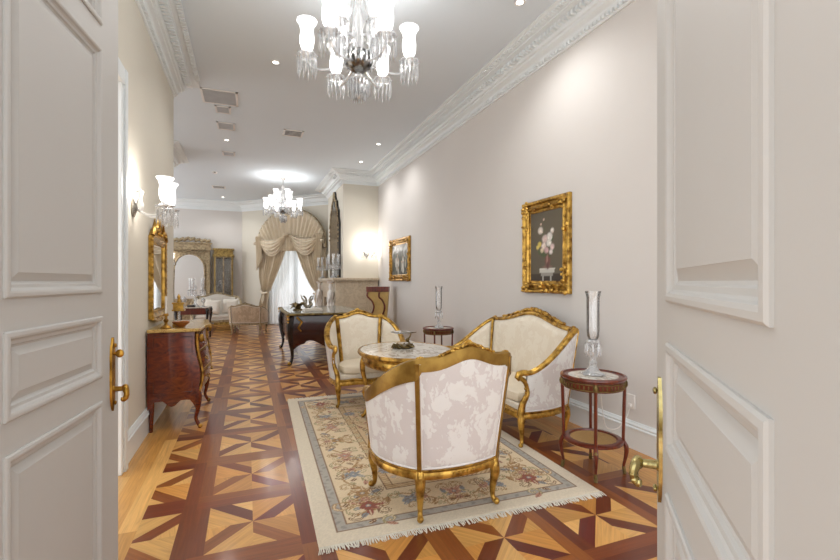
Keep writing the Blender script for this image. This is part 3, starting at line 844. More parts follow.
    def pad(pts, z0, z1, nm, mt):
        cx = sum(p[0] for p in pts)/len(pts); cy = sum(p[1] for p in pts)/len(pts); m = MB(); n = len(pts); vs = []
        lay = [(.93, 0), (.985, .012), (1, .035), (1, .6), (.985, .82), (.93, .95), (.75, 1.05), (.4, 1.14), (.1, 1.16)]
        for s_, q in lay:
            z = z0+(z1-z0)*q if q > .05 else z0+q
            for p in pts: vs.append((cx+(p[0]-cx)*s_, cy+(p[1]-cy)*s_, z))
        L = len(lay); fs = [(j*n+i, j*n+(i+1) % n, (j+1)*n+(i+1) % n, (j+1)*n+i) for j in range(L-1) for i in range(n)]
        fs += [tuple(range(n))[::-1], tuple((L-1)*n+i for i in range(n))]
        m.add(vs, fs); return m.build(nm, mt, T)
    o2 = outline(.085, 36)
    o2 = [(x, min(y, db+bow-.07)) for x, y in o2]; fx = o2[-1][0]
    o2 += [(fx*(1-2*i/10), -df-.012*math.sin(PI*i/10)) for i in range(1, 10)]
    pad(o2, zs+.085, zs+.18, 'seat_cushion', CUSH if inner is CREAM else inner)
    # legs
    def leg(x, y, dx, dy, big=1):
        m = MB(); l = math.hypot(dx, dy); dx /= l; dy /= l
        p = spline([(x, y, zs+.02), (x+dx*.012, y+dy*.012, zs-.03), (x+dx*.018, y+dy*.018, zs-.075), (x+dx*.002, y+dy*.002, .11), (x+dx*.0, y+dy*.0, .05), (x+dx*.018, y+dy*.018, .022), (x+dx*.034, y+dy*.034, .022)], 6)
        m.tube(p, [.030, .034, .030, .020, .015, .017, .020], 10)
        m.ball((x+dx*.030, y+dy*.030, .020), .020, 10); m.ball((x+dx*.02, y+dy*.02, zs-.02), .026, 8, sz=1.2)
        m.build('leg', gm, T)
    leg(wf-.012, -df+.012, .6, -.8); leg(-wf+.012, -df+.012, -.6, -.8); leg(wb-.005, db-.01, .35, .9); leg(-wb+.005, db-.01, -.35, .9)
    return T
PIPING = plain('white_piping', (236, 232, 228), .6, var=.02)
bergere('bergere_armchair', 'gilt tub armchair seen from behind, white damask back, nearest the camera on the rug', 'armchair', (1.175, 2.635, .011), PI+.05, back_gm=GOLDD, flat_back=True, hb=1.0, hc=.94)
bergere('bergere_armchair', 'gilt tub armchair facing the camera behind the marble topped table, cream inside', 'armchair', (1.30, 5.10, .011), 0, hb=1.0, hc=.95)
bergere('settee', 'long gilt carved settee in white and cream damask against the right wall', 'sofa', (2.42, 3.87, .0), -PI/2, wf=.735, wb=.66, db=.26, df=.27, bow=.05, hb=1.07, hc=.97, ha=.63, flare=.08, lean=.08, tc=.48, crest=1.2, curls=19, cs=1.9, bulge=.05)

# ---------------------------------------------------------------- oval gilt coffee table with marble top
T = thing('oval_table', 'oval gilt table with veined white marble top between the armchairs', 'table', (1.50, 4.22, .011), 0)
m = MB(); rx, ry = .455, .56
def ov(s, z): return [(rx*s*math.cos(2*PI*k/48), ry*s*math.sin(2*PI*k/48), z) for k in range(48)]
m.lathe([(.40, .672), (.445, .674), (.455, .684), (.455, .694), (.45, .700), (.0001, .701)], 56, sy=ry/rx); m.build('marble_top', MARB, T)
m = MB(); m.lathe([(.42, .655), (.468, .662), (.478, .675), (.474, .695), (.462, .703), (.456, .700), (.456, .672), (.42, .668)], 56, sy=ry/rx, caps=False); m.build('top_rim', GOLDO, T)
m = MB(); m.lathe([(.38, .56), (.405, .555), (.425, .575), (.43, .60), (.42, .63), (.43, .655), (.38, .66)], 56, sy=ry/rx, caps=False)
for q in range(28):
    a = 2*PI*q/28; m.ball((.43*math.cos(a), .43*ry/rx*math.sin(a), .60+.008*math.sin(q*2.6)), .012, 6, sz=.8)
m.build('apron', GOLD, T)
for a in (158, 248, 338, 68):
    a = math.radians(a); ca, sa = math.cos(a), math.sin(a)*1.12; m = MB()
    m.tube(spline([(.39*ca, .39*sa, .66), (.425*ca, .425*sa, .57), (.43*ca, .43*sa, .48), (.395*ca, .395*sa, .32), (.38*ca, .38*sa, .15), (.405*ca, .405*sa, .05), (.43*ca, .43*sa, .02)], 6), [.03, .034, .026, .018, .016, .018, .02], 10)
    m.ball((.43*ca, .43*sa, .02), .02, 8); m.ball((.43*ca, .43*sa, .56), .026, 8); m.build('leg', GOLD, T)

# bronze bird dish on it
T = thing('bronze_bird_dish', 'bronze bird holding a small glass dish, on the marble topped table', 'ornament', (1.50, 4.30, .712))
m = MB(); m.lathe([(.08, 0), (.09, .008), (.06, .02), (.03, .03), (.001, .035)], 18, sx=1.3)
for q in range(16):
    a = 2*PI*q/16; m.tube([(.04*math.cos(a), .03*math.sin(a), .02), (.10*math.cos(a), .07*math.sin(a), .03+.01*math.sin(q*3)), (.125*math.cos(a+.3), .085*math.sin(a+.3), .010)], [.010, .013, .004], 6)
m.build('leafy_base', plain('bronze', (110, 94, 62), .35, .8, var=.3, scale=30), T); BRZ = bpy.data.materials['bronze']
m = MB(); m.tube(spline([(.05, 0, .03), (.07, 0, .055), (.04, 0, .08), (.075, 0, .11), (.085, 0, .15), (.03, 0, .165), (-.02, 0, .168)], 5), [.007, .008, .012, .008, .006, .005, .004], 8)
m.ball((.052, 0, .085), .016, 8, sx=1.5); m.tube([(.15, 0, .158), (.085, 0, .152), (-.02, 0, .155), (-.12, .01, .172)], [.003, .006, .005, .003], 6); m.build('bird_stem', BRZ, T)
m = MB(); m.lathe([(.001, .150), (.05, .152), (.08, .162), (.085, .170), (.08, .170), (.05, .158), (.001, .156)], 24, sx=1.3, c=(-.02, 0, 0)); m.build('glass_dish', CRY, T)

# ---------------------------------------------------------------- round two-tier side tables
def side_table(loc, rz, label):
    T = thing('side_table', label, 'side table', loc, rz, 'round side tables beside the settee'); R = .215
    m = MB(); m.lathe([(R-.03, .685), (R+.012, .69), (R+.018, .70), (R+.016, .712), (R-.002, .716), (R-.006, .706), (R-.04, .704), (R-.04, .688)], 40, caps=False); m.build('tray_rim', MAHOG, T)
    m = MB(); m.lathe([(.001, .694), (R-.04, .694), (R-.04, .706), (.001, .707)], 40); m.build('marble_inset', MARB, T)
    m = MB(); m.lathe([(R-.04, .62), (R-.004, .62), (R, .625), (R, .685), (R-.03, .69)], 40, caps=False)
    ap = m.build('apron', MAHOG, T)
    m = MB()
    for q in range(44):
        a = 2*PI*q/44; m.ball(((R+.002)*math.cos(a), (R+.002)*math.sin(a), .652), .010, 6, sx=.5, sy=.5, sz=1.5)
    for z in (.632, .675): m.tube([((R+.002)*math.cos(2*PI*k/40), (R+.002)*math.sin(2*PI*k/40), z) for k in range(40)], .004, 6, closed=True)
    m.build('brass_frieze', OLDBR, ap)
    m = MB(); m.lathe([(R-.075, .225), (R-.02, .222), (R-.006, .228), (R-.006, .244), (R-.02, .250), (R-.045, .252), (R-.05, .240), (R-.075, .238)], 40, caps=False); m.build('shelf_ring', MAHOG, T)
    m = MB(); m.lathe([(.001, .232), (R-.055, .232), (R-.055, .240), (.001, .241)], 32); m.build('cane_shelf', CANE, T)
    for q in range(4):
        a = PI/4+PI/2*q; ca, sa = math.cos(a), math.sin(a); m = MB()
        m.tube([(R*ca*s_, R*sa*s_, z) for s_, z in ((1, .70), (1, .66), (1, .60), (.98, .45), (.96, .26), (.97, .22))], [.015, .015, .012, .0125, .011, .013], 8)
        m.tube(spline([(R*.97*ca, R*.97*sa, .235), (R*1.06*ca, R*1.06*sa, .19), (R*1.04*ca, R*1.04*sa, .13), (R*.97*ca, R*.97*sa, .05), (R*1.02*ca, R*1.02*sa, .0)], 5), [.014, .017, .013, .009, .011], 8)
        l = m.build('leg', MAHOG, T)
        m = MB(); m.ball((R*1.03*ca, R*1.03*sa, .655), .017, 8, sz=1.8); m.ball((R*1.06*ca, R*1.06*sa, .19), .016, 8, sz=2.0)
        m.tube([(R*.97*ca, R*.97*sa, .055), (R*1.01*ca, R*1.01*sa, .003)], [.012, .013], 8); m.build('brass_mount', OLDBR, l)
    return T
OLDBR = gold('old_brass', (140, 122, 78), (78, 62, 34), .45, .7)
k = NM('woven_cane'); v = k.coord('Object', (1, 1, 1)); w1 = k.n('ShaderNodeTexWave'); w1.inputs['Scale'].default_value = 32; k.l(v, w1.inputs[0])
w2 = k.n('ShaderNodeTexWave', bands_direction='Y'); w2.inputs['Scale'].default_value = 32; k.l(v, w2.inputs[0])
mu = k.n('ShaderNodeMath', operation='MULTIPLY'); k.l(w1.outputs['Fac'], mu.inputs[0]); k.l(w2.outputs['Fac'], mu.inputs[1])
k.l(k.ramp(mu.outputs[0], [(.05, lin((206,168,108))), (.45, lin((120, 82, 42)))]), k.b.inputs['Base Color']); k.set(Roughness=.6); CANE = k.m
side_table((2.39, 2.57, 0), .12, 'round mahogany side table with cane shelf beside the near end of the settee')
side_table((2.66, 6.02, 0), .12, 'round mahogany side table half hidden beyond the far end of the settee')

def hurricane(loc, label):
    T = thing('hurricane_lamp', label, 'lamp', loc, 0, 'cut glass hurricane lamps')
    m = MB(); m.lathe([(.080, 0), (.085, .006), (.06, .022), (.035, .045), (.022, .07), (.030, .09), (.018, .11), (.026, .14), (.034, .17), (.024, .20), (.038, .225), (.05, .24), (.045, .255), (.03, .262), (.001, .263)], 12, flute=.06, fl_n=6); m.build('glass_stem', CRY, T)
    m = MB(); m.lathe([(.032, .262), (.042, .285), (.046, .33), (.046, .48), (.047, .57), (.058, .62), (.056, .62), (.045, .57), (.044, .48), (.044, .33), (.040, .285), (.030, .264)], 24, caps=False); m.build('glass_chimney', CLEAR, T)
    m = MB()
    for q in range(8):
        a = 2*PI*q/8; m.tube([(.05*math.cos(a), .05*math.sin(a), .238), (.054*math.cos(a), .054*math.sin(a), .22), (.054*math.cos(a), .054*math.sin(a), .15), (.054*math.cos(a), .054*math.sin(a), .135)], [.002, .007, .009, .001], 5)
    m.build('prisms', CRY, T)
    return T
hurricane((2.40, 2.58, .708), 'cut glass hurricane lamp standing on the near side table')
hurricane((2.67, 6.02, .708), 'cut glass hurricane lamp standing on the far side table')
m = MB(); m.tube(spline([(2.47, 2.62, .70), (2.60, 2.72, .60), (2.66, 2.76, .40), (2.72, 2.78, .22), (2.86, 2.8, .18), (2.96, 2.80, .26), (3.0, 2.8, .34)], 8), .0028, 6)
tag(m.build('lamp_cord', WHITE), 'thin clear cord looping from the near side table to the wall socket', 'cord')
m = MB(); m.box(3.005, 3.02, 2.76, 2.84, .33, .45); o = m.build('wall_socket', WHITE, bevel=.004); tag(o, 'white socket plate low on the right wall behind the side table', 'socket')
m = MB(); m.box(2.99, 3.006, 2.785, 2.815, .345, .375); m.build('plug', WHITE, o, bevel=.003)

# ---------------------------------------------------------------- commode on the left wall
T = thing('commode', 'bombe marquetry commode with yellow marble top on the left wall', 'chest of drawers', (-.855, 5.20, 0), 0)
CW, CD, CHt = 1.02, .43, .93   # along y, out from wall (x), height
def bomb(z): # bulge of front
    q = (z-.30)/.62; return .035*math.sin(PI*min(max(q, 0), 1))-.02+.02*math.sin(2*PI*q)
m = MB()
def shellp(u, v):
    z = .30+.62*v; th = u
    hw = CW/2+.012*math.sin(PI*v)
    # u: 0..1 around: near side (0-.3), front (.3-.7), far side (.7-1)
    d = CD-.02+bomb(z)
    if u < .3: return (d*(u/.3), -hw-.012*math.sin(PI*u/.3), z)
    if u < .7:
        q = (u-.3)/.4; return (d+.045*math.sin(PI*q), -hw+2*hw*q, z)
    return (d*(1-(u-.7)/.3), hw, z)
m.grid(shellp, 60, 20); m.add([shellp(i/60, 1) for i in range(61)], [tuple(range(61))]); m.add([shellp(i/60, 0) for i in range(61)], [tuple(range(61))[::-1]])
m.add([(0, -CW/2, .3), (0, CW/2, .3), (0, CW/2, .92), (0, -CW/2, .92)], [(0, 1, 2, 3)])
# apron skirts
def skirt(a, b, n=16):
    vs = []
    for i in range(n+1):
        q = i/n; x = a[0]+(b[0]-a[0])*q; y = a[1]+(b[1]-a[1])*q; e = abs(2*q-1)
        dz = .30-.02-.055*max(0, 1-((q-.5)/.16)**2)-.09*max(0, (e-.72)/.28)**1.5
        vs += [(x, y, .32), (x, y, dz)]
    m.add(vs, [(2*i, 2*i+1, 2*i+3, 2*i+2) for i in range(n)])
skirt((.0, -CW/2-.004), (CD-.03, -CW/2-.004)); skirt((CD-.005, -CW/2), (CD-.005, CW/2)); m.build('carcass', COMW, T, angle=50)
# marquetry flower on the near end
q_ = MB()
for a_ in range(10):
    a = 2*PI*a_/10; r = .045+.02*(a_ % 2); q_.add([(CD/2+r*.3*math.cos(a)-.006*math.sin(a), -CW/2-.0135, .63+r*.3*math.sin(a)+.006*math.cos(a)), (CD/2+r*math.cos(a-.2), -CW/2-.0135, .63+r*math.sin(a-.2)), (CD/2+r*1.35*math.cos(a), -CW/2-.013, .63+r*1.35*math.sin(a)), (CD/2+r*math.cos(a+.2), -CW/2-.0135, .63+r*math.sin(a+.2))], [(0, 1, 2, 3)])
for sg in (-1, 1):
    for z in (.43, .82):
        q_.tube([(CD/2+sg*.02, -CW/2-.0125, .63+(z-.63)*.3), (CD/2+sg*.07, -CW/2-.0125, .63+(z-.63)*.7), (CD/2+sg*.03, -CW/2-.0125, z)], .003, 4)
for (x0, z0, x1, z1) in ((.05, .36, .05, .88), (.05, .88, .37, .88), (.37, .88, .37, .36), (.37, .36, .05, .36)):
    q_.tube([(x0, -CW/2-.012, z0), (x1, -CW/2-.012, z1)], .0022, 4)
q_.build('marquetry', plain('dark_inlay', (82, 28, 14), .3, coat=.4, var=.1), T)
m = MB()
def topout(s): 
    return [(0, -CW/2-.03*s), (CD*.5, -CW/2-.04*s), (CD+.0, -CW/2-.035*s), (CD+.015*s, -CW/2), (CD+.025, -CW/4), (CD+.07, 0), (CD+.025, CW/4), (CD+.015*s, CW/2), (CD, CW/2+.035*s), (0, CW/2+.03*s)]
m.prism(topout(1)[::-1], .925, .955); m.build('marble_top', MARBY, T, bevel=.006, smooth=False)
for z0, z1 in ((.36, .53), (.545, .715), (.73, .90)):
    m = MB()
    def fd(u, v, z0=z0, z1=z1):
        z = z0+(z1-z0)*v; q = .05+.9*u; d = CD-.02+bomb(z); return (d+.045*math.sin(PI*q)+.006, -CW/2+CW*q, z)
    def fd2(u, v): p = fd(u, v); return (p[0]-.015, p[1], p[2])
    m.slab(fd, fd2, 24, 8); d_ = m.build('drawer', [COMW, COMW], T)
    h = MB(); bpath = [fd(i/16, 0) for i in range(17)]+[fd(1, j/4) for j in range(1, 5)]+[fd(1-i/16, 1) for i in range(1, 17)]+[fd(0, 1-j/4) for j in range(1, 4)]
    h.tube([(p[0]+.002, p[1], p[2]) for p in bpath], .005, 5, closed=True)
    for yy in (.25, .75):
        p = fd(yy, .5); h.tube([(p[0], p[1]-.05, p[2]+.01), (p[0]+.02, p[1]-.04, p[2]-.01), (p[0]+.024, p[1], p[2]-.02), (p[0]+.02, p[1]+.04, p[2]-.01), (p[0], p[1]+.05, p[2]+.01)], .006, 6)
    h.build('gilt_handle', GOLDO, d_)
for yy, sg in ((-CW/2+.02, -1), (CW/2-.02, 1)):
    m = MB(); m.tube(spline([(CD-.03, yy, .40), (CD-.01, yy+sg*.004, .30), (CD-.015, yy, .18), (CD-.03, yy, .09), (CD+.0, yy+sg*.01, .02), (CD+.012, yy+sg*.012, .0)], 6), [.03, .034, .022, .016, .016, .02], 8); l = m.build('leg', COMW, T)
    h = MB(); h.tube([(CD+bomb(z)+.002, yy+sg*.012, z) for z in np.linspace(.34, .90, 12)], [.014, .01, .012, .009, .011, .013, .016], 6); h.ball((CD+.02, yy+sg*.01, .86), .022, 8, sz=1.8); h.ball((CD+.008, yy+sg*.012, .02), .022, 8); h.build('gilt_mount', GOLDO, l)
    m = MB(); m.tube([(.03, yy, .40), (.03, yy, .2), (.025, yy, .0)], [.03, .022, .016], 6); m.build('leg', COMW, T)

# things on the commode
def candlestick(loc, label):
    T = thing('candlestick', label, 'candlestick', loc)
    m = MB(); m.lathe([(.045, 0), (.05, .006), (.035, .018), (.016, .03), (.012, .05), (.022, .065), (.024, .075), (.012, .09), (.012, .11), (.024, .12), (.02, .14), (.001, .141)], 14); m.build('brass_foot', GOLDO, T)
    m = MB(); m.lathe([(.010, .14), (.010, .30), (.002, .303), (.001, .31)], 12); m.build('candle', WHITE, T)
candlestick((-.72, 4.80, .955), 'brass candlestick with tall white candle near the corner of the commode')
T = thing('gilt_temple_ornament', 'gilt and glass column ornament on the commode below the wall mirror', 'ornament', (-.64, 5.02, .955))
m = MB(); m.box(-.05, .05, -.05, .05, 0, .02); m.lathe([(.045, .02), (.03, .035)], 12)
m.build('base', GOLDO, T, bevel=.003)
m = MB(); m.lathe([(.016, .02), (.016, .15)], 12); m.build('glass_column', CRY, T)
m = MB(); m.box(-.055, .055, -.055, .055, .15, .165); m.box(-.046, .046, -.046, .046, .165, .22); m.box(-.055, .055, -.055, .055, .22, .235); m.lathe([(.02, .235), (.012, .27), (.018, .29), (.001, .32)], 8); m.build('gilt_capital', GOLD, T, bevel=.003)
T = MB(); T.lathe([(.03, 0), (.035, .006), (.075, .04), (.08, .055), (.074, .055), (.03, .012), (.001, .010)], 24); o = T.build('wooden_bowl', plain('brown_lacquer', (140, 84, 40), .3, coat=.3)); o.location = (-.60, 4.86, .955); tag(o, 'small brown bowl at the front of the commode top', 'bowl')
# ---------------------------------------------------------------- pictures (canvases painted as colours on a fine mesh)
def canvas(w, h, paint, nm, parent, y=-.012, res=.012):
    nx, ny = int(w/res)+1, int(h/res)+1
    U, V_ = np.meshgrid(np.linspace(0, 1, nx), np.linspace(0, 1, ny)); img = np.zeros((ny, nx, 3)); paint(img, U, V_, w, h)
    me = bpy.data.meshes.new(nm); co = np.stack([(U-.5)*w, np.full_like(U, y), (V_-.5)*h], -1).reshape(-1, 3)
    idx = np.arange(nx*ny).reshape(ny, nx); f = np.stack([idx[:-1, :-1], idx[:-1, 1:], idx[1:, 1:], idx[1:, :-1]], -1).reshape(-1, 4)
    me.from_pydata(co.tolist(), [], f.tolist())
    a = me.color_attributes.new('tone', 'FLOAT_COLOR', 'POINT'); c4 = np.ones((nx*ny, 4)); c4[:, :3] = img.reshape(-1, 3); a.data.foreach_set('color', c4.ravel())
    me.materials.append(OILP); o = bpy.data.objects.new(nm, me); COL.objects.link(o); o.parent = parent; return o
OILP = vcol('oil_paint', .45, bump=.15, bscale=90)
def L3(*c): return np.array(lin(c))
def dab(img, U, V_, w, h, x, y, rx, ry, c, a=0, soft=.0):
    dx, dy = (U-x)*w, (V_-y)*h; ca, sa = math.cos(a), math.sin(a); p = (dx*ca+dy*sa)/rx; q = (-dx*sa+dy*ca)/ry
    m = np.clip(1.6*(1-(p*p+q*q)), 0, 1)[..., None]; img[:] = img*(1-m)+c*m
def bouquet(img, U, V_, w, h):
    rs = np.random.RandomState(5)
    img[:] = L3(92, 84, 68); img[:] = img*(1+.25*(U-.5)[..., None])*(1.0+.1*V_[..., None])
    img[V_ < .10] = L3(58, 48, 38)
    d = lambda *a, **k: dab(img, U, V_, w, h, *a, **k)
    for x in (.42, .66):                      # little white table
        img[(abs(U-x) < .022) & (V_ < .14)] = L3(170, 168, 160)
    img[(abs(U-.54) < .23) & (V_ > .115) & (V_ < .165)] = L3(196, 194, 186); img[(abs(U-.54) < .19) & (V_ > .07) & (V_ < .12)] = L3(150, 146, 138)
    img[(abs(U-.54) < .25) & (V_ > .165) & (V_ < .18)] = L3(214, 210, 200)
    d(.55, .20, .10, .022, L3(120, 96, 84)); d(.56, .29, .055, .085, L3(112, 74, 66)); d(.545, .30, .018, .07, L3(160, 120, 108)); d(.56, .22, .022, .05, L3(96, 64, 58))
    for k in range(26): d(.5+rs.uniform(-.22, .22), .48+rs.uniform(-.12, .14), .035, .014, L3(74, 86, 50), a=rs.uniform(0, 3))
    for x0, y0 in ((.35, .82), (.44, .88), (.38, .70), (.72, .68)):
        for q in np.linspace(0, 1, 22): d(.52+(x0-.52)*q, .45+(y0-.45)*q, .005, .010, L3(84, 92, 60))
        d(x0, y0, .016, .012, L3(226, 190, 170))
    fl = [(.33, .73, .052, (228, 216, 204)), (.70, .71, .034, (234, 226, 216)), (.62, .63, .055, (236, 230, 222)), (.47, .60, .058, (220, 196, 188)), (.30, .53, .040, (216, 192, 92)), (.24, .49, .030, (232, 208, 110)),
          (.44, .50, .05, (232, 214, 204)), (.60, .54, .05, (242, 236, 226)), (.70, .48, .042, (226, 198, 194)), (.52, .44, .045, (208, 170, 168)), (.66, .41, .036, (232, 220, 216)), (.38, .44, .034, (222, 204, 170))]
    for x, y, r, c in fl:
        c = L3(*c); d(x, y, r, r*.9, c*.82)
        for k in range(7): d(x+rs.uniform(-.5, .5)*r/w, y+rs.uniform(-.5, .5)*r/h, r*.35, r*.22, c*rs.uniform(.75, 1.15), a=rs.uniform(0, 3))
def scene_(img, U, V_, w, h):
    rs = np.random.RandomState(8); img[:] = L3(96, 98, 96)
    d = lambda *a, **k: dab(img, U, V_, w, h, *a, **k)
    for k in range(60): d(rs.uniform(0, 1), rs.uniform(.55, 1), .14, .06, L3(*(rs.randint(90, 190)+np.array((0, 4, 6)))), a=rs.uniform(0, 3))
    for k in range(90): d(rs.uniform(0, 1), rs.uniform(0, .7), .07, .09, L3(*(rs.randint(28, 84)+np.array((0, 4, -4)))), a=rs.uniform(0, 3))
    for k in range(16):
        x, y = rs.uniform(.2, .85), rs.uniform(.12, .55); d(x, y, .05, .085, L3(*(rs.randint(130, 206)+np.array((4, 0, -10))))); d(x, y+.11, .024, .028, L3(190, 160, 136))
def picture(w, h, loc, rz, label, paint, mat, prof, cw, carve=1.0):
    T = thing('framed_painting', label, 'painting', loc, rz)
    m = MB(); m.ring(0, 0, w, h, prof, 0, -1, fill=False); fr = m.build('gilt_frame', mat, T, fix=False, angle=30)
    c = MB(); rnd = random.Random(4)
    for sx in (-1, 1):
        for sz in (-1, 1):
            for q in range(20):
                a = rnd.uniform(0, PI/2); r = rnd.uniform(0, cw*2.6); dx = -r*math.cos(a) if r > cw else -rnd.uniform(0, cw*.8)
                along = rnd.random() < .5; u = rnd.uniform(.0, cw*2.8); v_ = rnd.uniform(.1, .8)*cw
                x, z = (w/2-u, h/2-v_) if along else (w/2-v_, h/2-u)
                c.ball((sx*x, -.045, sz*z), rnd.uniform(.012, .022)*carve, 6, sx=rnd.uniform(.8, 1.6), sy=.9, sz=rnd.uniform(.7, 1.3))
    for k in range(int(w/.03)):
        for sz in (-1, 1): c.ball((-w/2+.02+k*.03, -.035, sz*(h/2-.018)), .010*carve, 6)
    for k in range(int(h/.03)):
        for sx in (-1, 1): c.ball((sx*(w/2-.018), -.035, -h/2+.02+k*.03), .010*carve, 6)
    c.build('carving', mat, fr)
    canvas(w-2*cw+.01, h-2*cw+.01, paint, 'canvas', T); return T
PF = [(0, 0), (0, .035), (.012, .046), (.03, .040), (.045, .022), (.07, .030), (.085, .042), (.095, .038), (.105, .02), (.125, .018), (.135, .010)]
picture(.80, 1.02, (3.018, 3.93, 1.785), -PI/2, 'gilt framed painting of pale flowers in a vase, on the right wall above the settee', bouquet, GOLD, PF, .135)
picture(1.30, .90, (3.018, 8.82, 1.86), -PI/2, 'darker framed painting of small figures under trees, far along the right wall', scene_, GOLDO, PF, .135, .9)

# ---------------------------------------------------------------- tall gilt mirror over the commode
T = thing('wall_mirror', 'narrow gilt wall mirror with carved crest above the commode', 'mirror', (-.868, 5.20, 1.02), PI/2)
m = MB(); m.ring(0, .42, .78, .80, [(0, 0), (0, .03), (.015, .042), (.04, .034), (.055, .02), (.07, .026), (.075, .012)], 0, -1, fill=False)
for sg in (-1, 1):
    for q in range(16): m.ball((sg*.385, -.03, .06+q*.048), .016, 6)
fr = m.build('gilt_frame', GOLD, T, fix=False)
m = MB(); m.add([(-.32, -.012, .09), (.32, -.012, .09), (.32, -.012, .75), (-.32, -.012, .75)], [(0, 1, 2, 3)]); m.build('mirror_glass', MIRR, T, fix=False, smooth=False)
m = MB(); m.prism([(-.39, .80), (.39, .80), (.30, .88), (.20, .92), (.10, 1.0), (.05, 1.05), (-.05, 1.05), (-.10, 1.0), (-.20, .92), (-.30, .88)], 0, .03)
m.xf(Matrix(((1,0,0,0),(0,0,-1,0),(0,1,0,0),(0,0,0,1))))
for sg in (-1, 1):
    m.tube(spline([(sg*.38, -.035, .82), (sg*.30, -.035, .90), (sg*.2, -.035, .90), (sg*.13, -.035, .99), (sg*.04, -.035, 1.02), (sg*.07, -.04, .95)], 5), [.02, .018, .012], 6)
    for q in range(5): m.ball((sg*(.08+.07*q), -.04, .86+.03*math.sin(q)), .018, 6)
m.ball((0, -.035, 1.05), .03, 8); m.ball((0, -.035, .93), .045, 8, sy=.5); m.build('carved_crest', GOLD, T)
m = MB()
for sg in (-1, 1):
    m.tube([(sg*.02, -.03, .0), (sg*.12, -.03, -.01), (sg*.3, -.03, .015), (sg*.38, -.03, .03)], [.025, .018, .016, .02], 6)
m.ball((0, -.03, .0), .03, 8); m.build('carved_foot', GOLD, T)

# ---------------------------------------------------------------- crystal: shades, pans and pendants shared by chandeliers and sconces
def shade_mb(x, y, z, s=1):
    m = MB(); m.lathe([(.024*s, 0), (.040*s, .02*s), (.050*s, .06*s), (.050*s, .11*s), (.044*s, .15*s), (.054*s, .19*s), (.072*s, .215*s), (.074*s, .225*s), (.070*s, .222*s), (.050*s, .19*s), (.040*s, .15*s), (.046*s, .11*s), (.036*s, .02*s)], 20, (x, y, z), flute=.02, fl_n=10, caps=False); return m
def pan_mb(x, y, z, s=1, n=12, ln=.13):
    m = MB(); m.lathe([(.012*s, -.04*s), (.02*s, -.02*s), (.03*s, -.01*s), (.078*s, .0), (.082*s, .008*s), (.06*s, .012*s), (.03*s, .03*s), (.022*s, .05*s)], 16, (x, y, z), flute=.08, fl_n=8)
    for q in range(n):
        a = 2*PI*q/n; px, py = x+.072*s*math.cos(a), y+.072*s*math.sin(a)
        m.ball((px, py, z-.012), .007*s, 6); L = ln*s*(1+.15*(q % 2))
        m.tube([(px, py, z-.02), (px, py, z-.03), (px, py, z-.02-L*.8), (px, py, z-.02-L)], [.002, .0085*s, .0075*s, .001], 5)
    return m
